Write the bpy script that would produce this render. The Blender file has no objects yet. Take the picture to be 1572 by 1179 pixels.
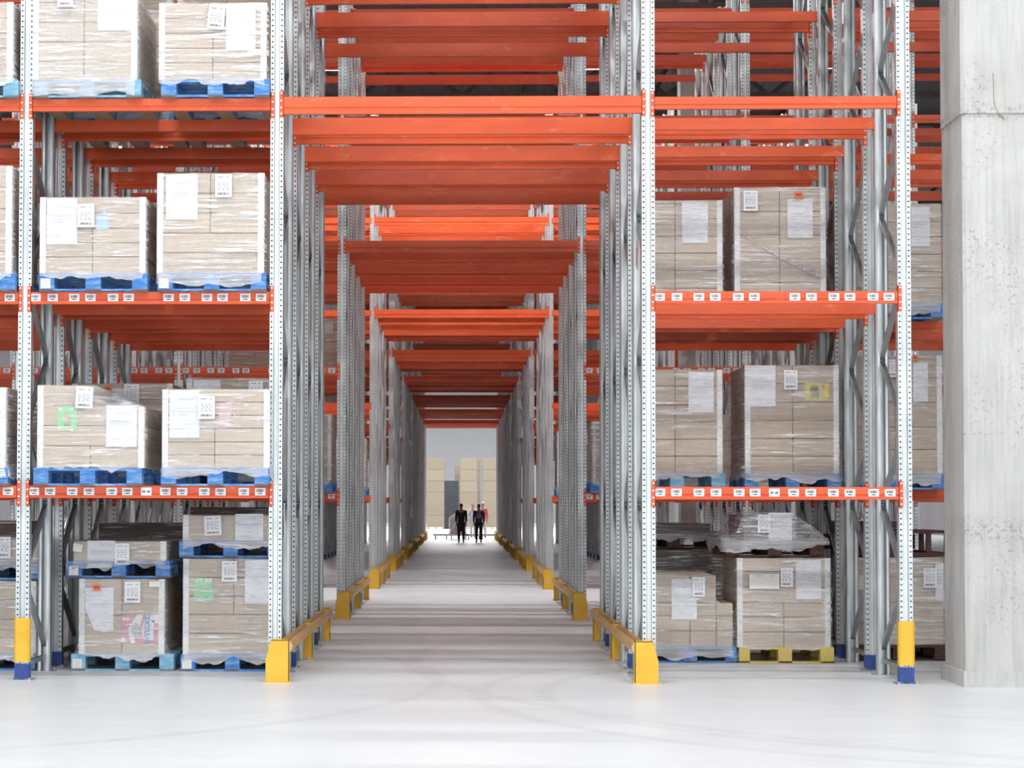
import bpy, bmesh, math, random
from mathutils import Vector, Matrix, noise, Euler
random.seed(7)
SC = bpy.context.scene
COL = SC.collection
PI = math.pi
# ------------------------------------------------------------------ camera
CAM = (-0.0068, -18.18, 1.622)
YAW, PIT, ROL, FPX, PPX, PPY = 0.0278, 0.0339, 0.002, 3044.0, 623.1, 671.0
cam_d = bpy.data.cameras.new('camera')
cam = bpy.data.objects.new('camera', cam_d); COL.objects.link(cam)
cam_d.sensor_width = 36.0; cam_d.lens = 36.0 * FPX / 1572.0
cam_d.shift_x = (786 - PPX) / 1572.0; cam_d.shift_y = (PPY - 589.5) / 1572.0
cam_d.clip_start = 0.1; cam_d.clip_end = 400
RC = Matrix.Rotation(YAW, 3, 'Z') @ Matrix.Rotation(PI / 2 + PIT, 3, 'X') @ Matrix.Rotation(ROL, 3, 'Z')
cam.matrix_world = Matrix.Translation(CAM) @ RC.to_4x4()
SC.camera = cam
def W(px, py, Y):
    """pixel of the photograph -> (X, Z) on the vertical plane at depth Y"""
    d = RC @ Vector(((px - PPX) / FPX, -(py - PPY) / FPX, -1.0))
    t = (Y - CAM[1]) / d.y
    return CAM[0] + d.x * t, CAM[2] + d.z * t
# ------------------------------------------------------------------ view, world, light
SC.view_settings.view_transform = 'Standard'; SC.view_settings.look = 'None'
SC.view_settings.gamma = 1.0; SC.view_settings.use_curve_mapping = False
SC.view_settings.exposure = 0.07
SC.cycles.transparent_max_bounces = 24
wd = bpy.data.worlds.new('world'); SC.world = wd; wd.use_nodes = True
wd.node_tree.nodes['Background'].inputs[0].default_value = (0.80, 0.86, 1.0, 1)
wd.node_tree.nodes['Background'].inputs[1].default_value = 0.6
def area(name, loc, sx, sy, power, rot=(0, 0, 0), col=(1, 1, 1), spread=PI):
    l = bpy.data.lights.new(name, 'AREA'); l.shape = 'RECTANGLE'; l.size = sx; l.size_y = sy
    l.energy = power; l.color = col; l.spread = spread
    o = bpy.data.objects.new(name, l); COL.objects.link(o); o.location = loc; o.rotation_euler = rot
    return o
# added fill light behind the camera, then daylight at the far end
area('daylight_front', (0, -30.5, 6.2), 40, 9.5, 1500, (PI / 2, 0, 0), (0.97, 0.985, 1.0))
area('daylight_far', (0, 100, 12.9), 34, 44, 24000, (0, 0, 0), (0.96, 0.98, 1.0))
area('daylight_far_wall', (0, 147, 12.9), 40, 18, 4300, (0, 0, 0), (0.97, 0.985, 1.0))  # added fill that brightens the back wall
# lamps (each hangs in a lamp housing built further down): x, y, power
LAMPS = [(x, y, {-14: 290, -8: 260, -3.2: 190}[y]) for y in (-14, -8, -3.2) for x in (-9, -3, 3, 9)]  # hall rows added out of view to light the rack fronts
LAMPS += [(x, y, p) for y, p in ((8.0, 40), (17.6, 220), (27.6, 60), (37.6, 15), (57, 10)) for x in (-9.2, -3.0, 3.0, 9.2)]
LAMPS += [(0.0, 17.4, 520), (0.0, 27.6, 80)]
LAMP_Z = 11.75

# ------------------------------------------------------------------ node helpers and materials
def mat(name):
    m = bpy.data.materials.new(name); m.use_nodes = True
    nt = m.node_tree; b = nt.nodes['Principled BSDF']
    return m, nt, b
def nd(nt, t, **kw):
    n = nt.nodes.new(t)
    for k, v in kw.items():
        if k.startswith('i_'): n.inputs[k[2:].replace('_', ' ')].default_value = v
        else: setattr(n, k, v)
    return n
def mth(nt, op, a, b=None, c=None, clamp=False):
    n = nt.nodes.new('ShaderNodeMath'); n.operation = op; n.use_clamp = clamp
    for i, v in enumerate((a, b, c)):
        if v is None: continue
        if isinstance(v, (int, float)): n.inputs[i].default_value = v
        else: nt.links.new(v, n.inputs[i])
    return n.outputs[0]
def mixc(nt, fac, a, b):
    n = nt.nodes.new('ShaderNodeMix'); n.data_type = 'RGBA'
    for s, v in ((n.inputs['Factor'], fac), (n.inputs['A'], a), (n.inputs['B'], b)):
        if isinstance(v, (int, float)): s.default_value = v
        elif isinstance(v, tuple): s.default_value = (*v, 1)
        else: nt.links.new(v, s)
    return n.outputs['Result']
def coords(nt, scale=(1, 1, 1), rot=(0, 0, 0), rnd=True, out='Object'):
    tc = nd(nt, 'ShaderNodeTexCoord'); mp = nd(nt, 'ShaderNodeMapping')
    mp.inputs['Scale'].default_value = scale; mp.inputs['Rotation'].default_value = rot
    nt.links.new(tc.outputs[out], mp.inputs['Vector'])
    if rnd:
        oi = nd(nt, 'ShaderNodeObjectInfo'); v = nd(nt, 'ShaderNodeVectorMath', operation='SCALE')
        v.inputs[0].default_value = (37, 91, 53); nt.links.new(oi.outputs['Random'], v.inputs['Scale'])
        nt.links.new(v.outputs[0], mp.inputs['Location'])
    return mp.outputs[0]
def noise_n(nt, vec, scale, detail=3, rough=0.55, dist=0.0):
    n = nd(nt, 'ShaderNodeTexNoise', i_Scale=scale, i_Detail=detail, i_Roughness=rough, i_Distortion=dist)
    nt.links.new(vec, n.inputs['Vector']); return n.outputs['Fac']
def ramp(nt, f, lo, hi, a=0.0, b=1.0):
    n = nd(nt, 'ShaderNodeMapRange'); n.inputs['From Min'].default_value = lo; n.inputs['From Max'].default_value = hi
    n.inputs['To Min'].default_value = a; n.inputs['To Max'].default_value = b
    nt.links.new(f, n.inputs['Value']); return n.outputs[0]
def bump(nt, b, h, strength, dist=0.01):
    n = nd(nt, 'ShaderNodeBump', i_Strength=strength, i_Distance=dist)
    nt.links.new(h, n.inputs['Height']); nt.links.new(n.outputs[0], b.inputs['Normal'])
def plain(name, col, rough=0.5, metal=0.0, var=0.12, scale=6.0, col2=None, bs=0.0, spec=None, out='Object'):
    m, nt, b = mat(name)
    v = coords(nt, out=out); f = noise_n(nt, v, scale, 5, 0.6)
    c2 = col2 or tuple(max(0, c * (1 - 2 * var)) for c in col)
    nt.links.new(mixc(nt, ramp(nt, f, 0.35, 0.68), col, c2), b.inputs['Base Color'])
    nt.links.new(ramp(nt, f, 0.3, 0.7, rough - 0.06, rough + 0.1), b.inputs['Roughness'])
    b.inputs['Metallic'].default_value = metal
    if spec is not None: b.inputs['Specular IOR Level'].default_value = spec
    if bs: bump(nt, b, f, bs)
    return m
M = {}
def build_materials():
    # galvanised upright with a row of slots along each edge of every face
    m, nt, b = mat('galvanised_perforated')
    tc = nd(nt, 'ShaderNodeTexCoord'); sp = nd(nt, 'ShaderNodeSeparateXYZ'); nt.links.new(tc.outputs['Object'], sp.inputs[0])
    x, y, z = sp.outputs
    hx = mth(nt, 'SUBTRACT', mth(nt, 'ABSOLUTE', x), 0.043)
    zz = mth(nt, 'PINGPONG', z, 0.025)
    r = mth(nt, 'SQRT', mth(nt, 'ADD', mth(nt, 'POWER', hx, 2.0), mth(nt, 'POWER', zz, 2.0)))
    front = mth(nt, 'LESS_THAN', mth(nt, 'ABSOLUTE', y), 0.003)
    d1 = mth(nt, 'MULTIPLY', mth(nt, 'LESS_THAN', r, 0.0085), front)
    hy = mth(nt, 'SUBTRACT', y, 0.045)
    r2 = mth(nt, 'SQRT', mth(nt, 'ADD', mth(nt, 'POWER', hy, 2.0), mth(nt, 'POWER', zz, 2.0)))
    side = mth(nt, 'GREATER_THAN', mth(nt, 'ABSOLUTE', x), 0.057)
    d2 = mth(nt, 'MULTIPLY', mth(nt, 'LESS_THAN', r2, 0.008), side)
    dot = mth(nt, 'MAXIMUM', d1, d2)
    v = coords(nt, (1, 1, 0.25)); f = noise_n(nt, v, 9, 4, 0.6)
    base = mixc(nt, ramp(nt, f, 0.35, 0.7), (0.66, 0.69, 0.69), (0.52, 0.56, 0.57))
    nt.links.new(mixc(nt, dot, base, (0.02, 0.02, 0.02)), b.inputs['Base Color'])
    nt.links.new(mth(nt, 'MULTIPLY', mth(nt, 'SUBTRACT', 1.0, dot), 0.65), b.inputs['Metallic'])
    nt.links.new(ramp(nt, f, 0.3, 0.7, 0.34, 0.5), b.inputs['Roughness'])
    M['galv'] = m
    M['zinc'] = plain('galvanised_plain', (0.45, 0.48, 0.49), 0.36, 0.7, 0.1, 8)
    M['orange'] = plain('orange_paint', (0.76, 0.105, 0.025), 0.42, 0, 0.0, 2.5, (0.66, 0.08, 0.018))
    M['beam'] = scuffed('orange_beam_paint', (0.76, 0.105, 0.024), (0.64, 0.075, 0.016), (0.80, 0.25, 0.14))
    M['rivet'] = plain('white_rivet', (0.85, 0.8, 0.75), 0.4, 0.2, 0.05)
    M['yellow'] = plain('yellow_guard', (0.87, 0.52, 0.045), 0.45, 0, 0.0, 5, (0.80, 0.44, 0.03))
    M['rail'] = plain('pale_yellow_rail', (0.70, 0.42, 0.12), 0.4, 0.15, 0.0, 7, (0.60, 0.40, 0.20))
    M['bluefoot'] = plain('blue_foot', (0.035, 0.08, 0.33), 0.5, 0, 0.15, 20)
    M['bluepal'] = worn('blue_pallet_wood', (0.05, 0.20, 0.55), (0.30, 0.48, 0.66))
    M['ltbluepal'] = worn('light_blue_pallet_wood', (0.16, 0.38, 0.55), (0.42, 0.58, 0.66))
    M['yelpal'] = worn('yellow_pallet_wood', (0.72, 0.55, 0.10), (0.6, 0.5, 0.3))
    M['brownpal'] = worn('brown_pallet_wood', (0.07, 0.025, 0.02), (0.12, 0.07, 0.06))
    M['rawwood'] = worn('raw_wood', (0.38, 0.29, 0.21), (0.28, 0.2, 0.15))
    M['kraft'] = carton('kraft_card', (0.60, 0.50, 0.40), (0.54, 0.445, 0.345))
    M['kraft2'] = carton('brown_kraft_card', (0.54, 0.43, 0.32), (0.48, 0.375, 0.27))
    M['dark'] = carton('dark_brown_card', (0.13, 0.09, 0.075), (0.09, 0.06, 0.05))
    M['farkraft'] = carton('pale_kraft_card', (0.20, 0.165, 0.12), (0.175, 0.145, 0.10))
    M['post'] = plain('white_corner_board', (0.86, 0.85, 0.83), 0.6, 0, 0.02, 10)
    M['paper'] = plain('white_paper', (0.84, 0.85, 0.88), 0.6, 0, 0.02, 10)
    M['paperc'] = plain('cream_paper', (0.84, 0.81, 0.74), 0.6, 0, 0.02, 10)
    M['ink'] = plain('black_ink', (0.06, 0.06, 0.07), 0.6, 0, 0.0)
    M['greyink'] = plain('grey_ink', (0.50, 0.53, 0.58), 0.6, 0, 0.0)
    M['tag'] = plain('orange_tag', (0.90, 0.22, 0.08), 0.6, 0, 0.04)
    M['green'] = plain('green_print', (0.25, 0.68, 0.30), 0.6, 0, 0.0, 9, (0.40, 0.70, 0.42))
    M['paleblue'] = plain('pale_blue_print', (0.36, 0.58, 0.80), 0.6, 0, 0.0, 9, (0.5, 0.66, 0.8))
    M['pink'] = plain('pink_print', (0.62, 0.26, 0.31), 0.6, 0, 0.0, 9, (0.70, 0.42, 0.44))
    M['palepink'] = plain('pale_pink_print', (0.68, 0.50, 0.50), 0.6, 0, 0.0, 9)
    M['red'] = plain('red_print', (0.6, 0.06, 0.10), 0.6, 0, 0.0, 9)
    M['lightblueink'] = plain('sky_ink', (0.20, 0.38, 0.62), 0.6, 0, 0.0, 9)
    M['yelprint'] = plain('yellow_print', (0.80, 0.66, 0.07), 0.6, 0, 0.0, 9, (0.7, 0.6, 0.2))
    M['oliveprint'] = plain('olive_print', (0.28, 0.27, 0.10), 0.6, 0, 0.1, 30)
    M['film'] = film('stretch_film', 0.07, 0.90)
    M['film2'] = film('loose_stretch_film', 0.05, 0.75)
    M['filmw'] = film('white_stretch_film', 0.22, 0.95)
    M['floor'] = floor_mat()
    M['concrete'] = concrete_mat()
    M['ceil'] = ceil_mat()
    M['truss'] = plain('dull_steel', (0.16, 0.135, 0.135), 0.6, 0.1, 0.1)
    M['wall'] = plain('wall_grey', (0.62, 0.63, 0.64), 0.8, 0, 0.02, 0.1); M['sidewall'] = plain('side_wall_dark_grey', (0.14, 0.13, 0.135), 0.8, 0, 0.05, 0.3)
    M['lampshell'] = plain('lamp_shell', (0.6, 0.6, 0.6), 0.5, 0, 0.03)
    m, nt, b = mat('lamp_glow'); b.inputs['Emission Color'].default_value = (1, 0.99, 0.97, 1); b.inputs['Emission Strength'].default_value = 14
    M['glow'] = m
    M['sky'] = mat('window_daylight')[0]; b = M['sky'].node_tree.nodes['Principled BSDF']
    b.inputs['Emission Color'].default_value = (0.9, 0.95, 1, 1); b.inputs['Emission Strength'].default_value = 1.6  # glow of the added panes behind the camera
    M['skin'] = plain('skin', (0.48, 0.27, 0.19), 0.6); M['hair'] = plain('brown_hair', (0.07, 0.04, 0.03), 0.7)
    M['black'] = plain('black_cloth', (0.018, 0.02, 0.03), 0.8); M['navy'] = plain('navy_cloth', (0.07, 0.07, 0.17), 0.8)
    M['greybag'] = plain('grey_mauve_bag', (0.38, 0.28, 0.32), 0.8); M['ltshirt'] = plain('pale_blue_cloth', (0.5, 0.56, 0.66), 0.8)
    M['redvest'] = plain('red_vest', (0.65, 0.12, 0.12), 0.8); M['whitehat'] = plain('white_plastic', (0.85, 0.85, 0.85), 0.35)
    M['paletrou'] = plain('pale_trousers', (0.5, 0.52, 0.52), 0.8); M['darkgrey'] = plain('dark_grey_metal', (0.09, 0.10, 0.12), 0.7)
def scuffed(name, c1, c2, c3):
    m, nt, b = mat(name)
    v = coords(nt, (0.6, 1, 2)); f = noise_n(nt, v, 2.2, 4, 0.6)
    v2 = coords(nt, (1.0, 1, 3.0)); f2 = noise_n(nt, v2, 3.0, 9, 0.75, 0.6)
    c = mixc(nt, ramp(nt, f, 0.35, 0.7), c1, c2)
    nt.links.new(mixc(nt, ramp(nt, f2, 0.57, 0.70, 0, 0.8), c, c3), b.inputs['Base Color'])
    nt.links.new(ramp(nt, f2, 0.4, 0.7, 0.32, 0.6), b.inputs['Roughness'])
    return m
def worn(name, c1, c2):
    m, nt, b = mat(name)
    v = coords(nt, (1, 1, 4)); f = noise_n(nt, v, 7, 7, 0.7)
    nt.links.new(mixc(nt, ramp(nt, f, 0.45, 0.72), c1, c2), b.inputs['Base Color'])
    b.inputs['Roughness'].default_value = 0.75; bump(nt, b, f, 0.3)
    return m
def carton(name, c1, c2):
    m, nt, b = mat(name)
    v = coords(nt, (0.35, 1, 7)); f = noise_n(nt, v, 5, 5, 0.6)
    oi = nd(nt, 'ShaderNodeObjectInfo')
    c = mixc(nt, ramp(nt, f, 0.35, 0.65), c1, c2)
    hs = nd(nt, 'ShaderNodeHueSaturation'); nt.links.new(c, hs.inputs['Color'])
    nt.links.new(ramp(nt, oi.outputs['Random'], 0, 1, 0.93, 1.05), hs.inputs['Value'])
    nt.links.new(hs.outputs[0], b.inputs['Base Color']); b.inputs['Roughness'].default_value = 0.75
    bump(nt, b, f, 0.12)
    return m
def film(name, lo, hi):
    m, nt, b = mat(name)
    v = coords(nt, (0.55, 0.55, 11.0), (0.0, 0.10, 0.0)); s1 = noise_n(nt, v, 3.2, 7, 0.72, 0.7)
    v2 = coords(nt, (1, 1, 1)); s2 = noise_n(nt, v2, 1.7, 3, 0.5, 0.4)
    v3 = coords(nt, (0.7, 0.7, 12.0), (0.0, -0.06, 0.0)); s3 = noise_n(nt, v3, 2.6, 7, 0.72, 1.2)
    k = mth(nt, 'MULTIPLY', ramp(nt, s1, 0.49, 0.60), ramp(nt, s2, 0.43, 0.60))
    k2 = mth(nt, 'MULTIPLY', ramp(nt, s3, 0.535, 0.62), ramp(nt, s2, 0.58, 0.44))
    a = mth(nt, 'MULTIPLY_ADD', mth(nt, 'MAXIMUM', k, k2), hi - lo, lo, clamp=True)  # film streaks, with white glare put into their opacity
    tc = nd(nt, 'ShaderNodeTexCoord'); sp = nd(nt, 'ShaderNodeSeparateXYZ'); nt.links.new(tc.outputs['Object'], sp.inputs[0])
    low = mth(nt, 'MULTIPLY', ramp(nt, sp.outputs[2], 0.05, -0.01, 0, 0.55), ramp(nt, s1, 0.3, 0.6, 0.35, 1))   # the film is wound thicker round the pallet
    a = mth(nt, 'MAXIMUM', a, low)
    b.inputs['Base Color'].default_value = (0.93, 0.93, 0.95, 1); b.inputs['Roughness'].default_value = 0.22
    b.inputs['Specular IOR Level'].default_value = 0.7
    h = mth(nt, 'ADD', s1, s3); bump(nt, b, h, 0.5, 0.03)
    tr = nd(nt, 'ShaderNodeBsdfTransparent'); tr.inputs[0].default_value = (0.98, 0.98, 0.985, 1)
    gl = nd(nt, 'ShaderNodeBsdfGlossy'); gl.inputs['Roughness'].default_value = 0.16; gl.inputs['Color'].default_value = (1, 1, 1, 1)
    bn = [n for n in nt.nodes if n.type == 'BUMP'][0]; nt.links.new(bn.outputs[0], gl.inputs['Normal'])
    ms = nd(nt, 'ShaderNodeMixShader'); nt.links.new(a, ms.inputs[0]); nt.links.new(tr.outputs[0], ms.inputs[1]); nt.links.new(b.outputs[0], ms.inputs[2])
    ms2 = nd(nt, 'ShaderNodeMixShader'); ms2.inputs[0].default_value = 0.07
    nt.links.new(ms.outputs[0], ms2.inputs[1]); nt.links.new(gl.outputs[0], ms2.inputs[2])
    nt.links.new(ms2.outputs[0], nt.nodes['Material Output'].inputs['Surface'])
    return m
def floor_mat():
    m, nt, b = mat('polished_concrete_floor')
    v = coords(nt, (0.5, 1, 1), rnd=False); f = noise_n(nt, v, 0.9, 8, 0.62, 0.5)
    v2 = coords(nt, (1.0, 3, 1), rnd=False); g = noise_n(nt, v2, 4, 6, 0.7)
    c = mixc(nt, ramp(nt, f, 0.3, 0.75), (0.76, 0.79, 0.81), (0.64, 0.66, 0.67))
    c = mixc(nt, ramp(nt, g, 0.55, 0.85, 0, 0.35), c, (0.55, 0.54, 0.54))
    # faint tyre arcs running out of the tunnel
    tc = nd(nt, 'ShaderNodeTexCoord'); sp = nd(nt, 'ShaderNodeSeparateXYZ'); nt.links.new(tc.outputs['Object'], sp.inputs[0])
    tot = None
    for (cx, cy, R, wd_) in ((4.9, -1.2, 4.2, 0.10), (4.9, -1.2, 4.75, 0.10), (-6.5, 0.2, 6.3, 0.10), (9.0, 2.5, 9.5, 0.12)):
        dx = mth(nt, 'SUBTRACT', sp.outputs[0], cx); dy = mth(nt, 'SUBTRACT', sp.outputs[1], cy)
        rr = mth(nt, 'SQRT', mth(nt, 'ADD', mth(nt, 'MULTIPLY', dx, dx), mth(nt, 'MULTIPLY', dy, dy)))
        e = mth(nt, 'ABSOLUTE', mth(nt, 'SUBTRACT', rr, R))
        k = ramp(nt, e, wd_ * 0.4, wd_, 1, 0)
        tot = k if tot is None else mth(nt, 'MAXIMUM', tot, k)
    tot = mth(nt, 'MULTIPLY', tot, ramp(nt, g, 0.35, 0.6, 0, 0.30))
    c = mixc(nt, tot, c, (0.42, 0.41, 0.41))
    nt.links.new(c, b.inputs['Base Color'])
    nt.links.new(ramp(nt, f, 0.3, 0.7, 0.30, 0.46), b.inputs['Roughness'])
    b.inputs['Specular IOR Level'].default_value = 0.45
    bump(nt, b, g, 0.05)
    return m
def concrete_mat():
    m, nt, b = mat('raw_concrete')
    v = coords(nt, rnd=False); f = noise_n(nt, v, 1.6, 8, 0.6, 0.3); g = noise_n(nt, v, 26, 6, 0.7)
    vs = coords(nt, (9, 9, 0.6), rnd=False); st = noise_n(nt, vs, 2.2, 5, 0.6)
    c = mixc(nt, ramp(nt, f, 0.3, 0.7), (0.62, 0.615, 0.59), (0.50, 0.495, 0.475))
    c = mixc(nt, ramp(nt, st, 0.45, 0.7, 0, 0.55), c, (0.40, 0.40, 0.385))
    big = noise_n(nt, v, 0.9, 3, 0.5)
    pit = mth(nt, 'MULTIPLY', ramp(nt, g, 0.555, 0.63), ramp(nt, big, 0.48, 0.57))
    # rough pour joints at fixed heights
    tc = nd(nt, 'ShaderNodeTexCoord'); sp = nd(nt, 'ShaderNodeSeparateXYZ'); nt.links.new(tc.outputs['Object'], sp.inputs[0])
    wob = mth(nt, 'MULTIPLY_ADD', f, 0.12, -0.06)
    jt = None
    for z0, w0 in ((5.17, 0.10), (2.27, 0.012), (1.40, 0.16), (6.35, 0.02)):
        e = mth(nt, 'ABSOLUTE', mth(nt, 'SUBTRACT', mth(nt, 'ADD', sp.outputs[2], wob), z0 + 0.0))
        k = ramp(nt, e, w0 * 0.3, w0, 1, 0); jt = k if jt is None else mth(nt, 'MAXIMUM', jt, k)
    jp = mth(nt, 'MULTIPLY', jt, ramp(nt, g, 0.50, 0.62))
    allp = mth(nt, 'MAXIMUM', pit, jp)
    c = mixc(nt, mth(nt, 'MULTIPLY', allp, 0.6), c, (0.22, 0.19, 0.16))
    nt.links.new(c, b.inputs['Base Color']); b.inputs['Roughness'].default_value = 0.85
    bump(nt, b, mth(nt, 'SUBTRACT', mth(nt, 'MULTIPLY', f, 0.3), allp), 0.35, 0.01)
    return m
def ceil_mat():
    m, nt, b = mat('ribbed_roof_sheet')
    tc = nd(nt, 'ShaderNodeTexCoord'); wv = nd(nt, 'ShaderNodeTexWave', bands_direction='X', i_Scale=1.4)
    nt.links.new(tc.outputs['Object'], wv.inputs['Vector'])
    nt.links.new(mixc(nt, wv.outputs['Fac'], (0.22, 0.185, 0.19), (0.27, 0.23, 0.235)), b.inputs['Base Color'])
    b.inputs['Roughness'].default_value = 0.7; bump(nt, b, wv.outputs['Fac'], 0.2, 0.03)
    return m
build_materials()

# ------------------------------------------------------------------ mesh helpers
class MB:
    def __init__(s): s.v = []; s.f = []; s.m = []
    def box(s, x0, x1, y0, y1, z0, z1, mi=0, T=None):
        n = len(s.v)
        pts = [(x0, y0, z0), (x1, y0, z0), (x1, y1, z0), (x0, y1, z0), (x0, y0, z1), (x1, y0, z1), (x1, y1, z1), (x0, y1, z1)]
        if T is not None: pts = [tuple(T @ Vector(p)) for p in pts]
        s.v += pts
        for q in ((0, 3, 2, 1), (4, 5, 6, 7), (0, 1, 5, 4), (1, 2, 6, 5), (2, 3, 7, 6), (3, 0, 4, 7)):
            s.f.append(tuple(n + i for i in q)); s.m.append(mi)
        return s
    def prism(s, poly, a0, a1, axis='z', mi=0, T=None):
        """extrude a closed 2-D polygon along an axis; axis z: poly=(x,y); x: poly=(y,z); y: poly=(x,z)"""
        n = len(s.v); k = len(poly)
        for a in (a0, a1):
            for p, q in poly:
                c = {'z': (p, q, a), 'x': (a, p, q), 'y': (p, a, q)}[axis]
                s.v.append(tuple(T @ Vector(c)) if T is not None else c)
        for i in range(k):
            j = (i + 1) % k
            s.f.append((n + i, n + j, n + k + j, n + k + i)); s.m.append(mi)
        s.f.append(tuple(n + i for i in range(k))[::-1]); s.m.append(mi)
        s.f.append(tuple(n + k + i for i in range(k))); s.m.append(mi)
        return s
    def bar(s, p, q, r, n=8, mi=0, r2=None):
        p = Vector(p); q = Vector(q); d = (q - p)
        T = Matrix.Translation(p) @ d.to_track_quat('Z', 'Y').to_matrix().to_4x4()
        r2 = r if r2 is None else r2; k = len(s.v)
        for z, rr in ((0, r), (d.length, r2)):
            for i in range(n):
                a = 2 * PI * i / n; s.v.append(tuple(T @ Vector((rr * math.cos(a), rr * math.sin(a), z))))
        for i in range(n):
            j = (i + 1) % n; s.f.append((k + i, k + j, k + n + j, k + n + i)); s.m.append(mi)
        s.f.append(tuple(k + i for i in range(n))[::-1]); s.m.append(mi); s.f.append(tuple(k + n + i for i in range(n))); s.m.append(mi)
        return s
    def mesh(s, name, mats, smooth=False):
        me = bpy.data.meshes.new(name); me.from_pydata(s.v, [], s.f)
        for mm in mats: me.materials.append(M[mm] if isinstance(mm, str) else mm)
        if any(s.m): me.polygons.foreach_set('material_index', s.m)
        bm = bmesh.new(); bm.from_mesh(me); bmesh.ops.recalc_face_normals(bm, faces=bm.faces); bm.to_mesh(me); bm.free()
        if smooth: me.polygons.foreach_set('use_smooth', [True] * len(me.polygons))
        me.update(); return me
def link(name, me, parent=None, loc=(0, 0, 0), rot=(0, 0, 0)):
    o = bpy.data.objects.new(name, me); COL.objects.link(o); o.location = loc; o.rotation_euler = rot
    if parent is not None: o.parent = parent
    return o
def tag(o, label, cat=None, group=None, kind=None):
    if label: o['label'] = label
    if cat: o['category'] = cat
    if group: o['group'] = group
    if kind: o['kind'] = kind
    return o
def empty(name, loc=(0, 0, 0), rot=(0, 0, 0)):
    o = link(name, None, None, loc, rot); o.empty_display_size = 0.2; return o
KIDS = {}
def kid(name, me, parent, loc=(0, 0, 0), rot=(0, 0, 0)):
    o = link(name, me, parent, loc, rot); KIDS.setdefault(parent.name, []).append(o); return o
def copy_tree(o, parent=None):
    c = o.copy(); COL.objects.link(c)
    if parent is not None: c.parent = parent; KIDS.setdefault(parent.name, []).append(c)
    for ch in KIDS.get(o.name, []): copy_tree(ch, c)
    return c
ORD = ['first', 'second', 'third', 'fourth', 'fifth', 'sixth', 'seventh', 'eighth']
BLOCK = ['nearest', 'second', 'third', 'fourth', 'fifth', 'sixth', 'seventh', 'farthest']
ROWN = ['front row', 'second row', 'third row', 'rear row']
LEVN = {1: 'first', 2: 'second', 3: 'third', 4: 'fourth', 5: 'fifth'}

# ------------------------------------------------------------------ rack geometry constants
PX = {1: 1.71, 2: 4.04, 3: 6.37, 4: 8.70, 5: 11.03}
def colx(i): return PX[abs(i)] * (1 if i > 0 else -1)
ROWP, BLKP, FD = 1.51, 10.0, 1.05
def rowy(k, r): return BLKP * k + ROWP * r
LEV = {1: 1.787, 2: 3.578, 3: 5.372, 4: 7.165, 5: 8.958}
RACKH = 9.35
UP = [(-.026, .092), (-.026, .104), (-.046, .104), (-.052, .100), (-.06, .094), (-.06, 0), (-.026, 0), (-.018, .024), (.018, .024), (.026, 0), (.06, 0), (.06, .094), (.052, .100), (.046, .104), (.026, .104), (.026, .092),
      (.029, .092), (.029, .100), (.044, .100), (.056, .091), (.056, .004), (.0285, .004), (.0205, .028), (-.0205, .028), (-.0285, .004), (-.056, .004), (-.056, .091), (-.044, .100), (-.029, .100), (-.029, .092)]
def upright_mesh():
    return MB().prism(UP, 0.008, RACKH).mesh('upright', ['galv'])
def brace_T(z0, z1, ya=0.075, yb=0.975):
    p = Vector((0, ya, z0)); q = Vector((0, yb, z1)); d = q - p
    ang = math.atan2(d.z, d.y)
    return Matrix.Translation(p) @ Matrix.Rotation(ang, 4, 'X'), d.length
BR = [(-.024, -.02), (-.024, .02), (-.020, .02), (-.020, -.016), (.020, -.016), (.020, .02), (.024, .02), (.024, -.02)]  # (x,z) channel
NODES = [(0.935, 0.24)]
def brace_list():
    out = []; z = 0.24; up = False; lo = (z, z + 0.695)
    k = 0
    while True:
        zr = 0.24 + 1.39 * k
        if zr + 0.695 > RACKH: break
        out.append((zr + 0.66, zr + 0.03)); # front high -> rear low
        if zr + 1.36 > RACKH: break
        out.append((zr + 0.73, zr + 1.36)); k += 1
    return out
def brace_prism(mb, za, zb, mi=0):
    T, L = brace_T(za, zb); mb.prism(BR, 0, L, 'y', mi, T)
UPM = upright_mesh()
PLATE = MB().box(-.10, .10, -.06, .14, 0, .008).box(-.09, -.07, -.05, -.03, .008, .025).box(.07, .09, -.05, -.03, .008, .025).mesh('base_plate', ['zinc'])
FOOT = MB().prism([(-.068, -.006), (.068, -.006), (.068, .075), (.063, .075), (.063, -.001), (-.063, -.001), (-.063, .075), (-.068, .075)], .012, .15).mesh('foot_sleeve', ['bluefoot'])
SLEEVE = MB().prism([(-.072, .05), (-.072, -.004), (-.052, -.02), (.052, -.02), (.072, -.004), (.072, .05), (.067, .05), (.067, 0), (.05, -.014), (-.05, -.014), (-.067, 0), (-.067, .05)], .17, .57).mesh('column_guard', ['yellow'])
mb = MB(); brace_prism(mb, 0.14, 0.14); STRUT = mb.mesh('strut', ['zinc'])
BRACES = []
for a, b_ in brace_list():
    mb = MB(); brace_prism(mb, a, b_); s_ = 1 if b_ > a else -1
    mb.box(-.030, .030, .958, .985, b_ - .028, b_ + .020, 1).box(-.030, .030, .072, .095, a - .02, a + .028, 1)
    BRACES.append(mb.mesh('brace', ['zinc', 'darkgrey']))
TAG = MB().box(-.0015, .0015, -.05, .05, 0, .28).mesh('paper_tag', ['paper'])
def make_frame_parts(blue=True):
    t = empty('rack_upright_frame')
    kid('upright', UPM, t); kid('upright', UPM, t, (0, FD, 0), (0, 0, PI))
    p = kid('base_plate', PLATE, t); kid('base_plate', PLATE, t, (0, FD, 0), (0, 0, PI))
    kid('foot_sleeve', FOOT, t)['label'] = 'blue steel foot sleeve'
    kid('strut', STRUT, t)
    for i, me in enumerate(BRACES): kid('brace', me, t)
    return t
mb = MB(); mb.prism(UP, 0, RACKH)
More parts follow.
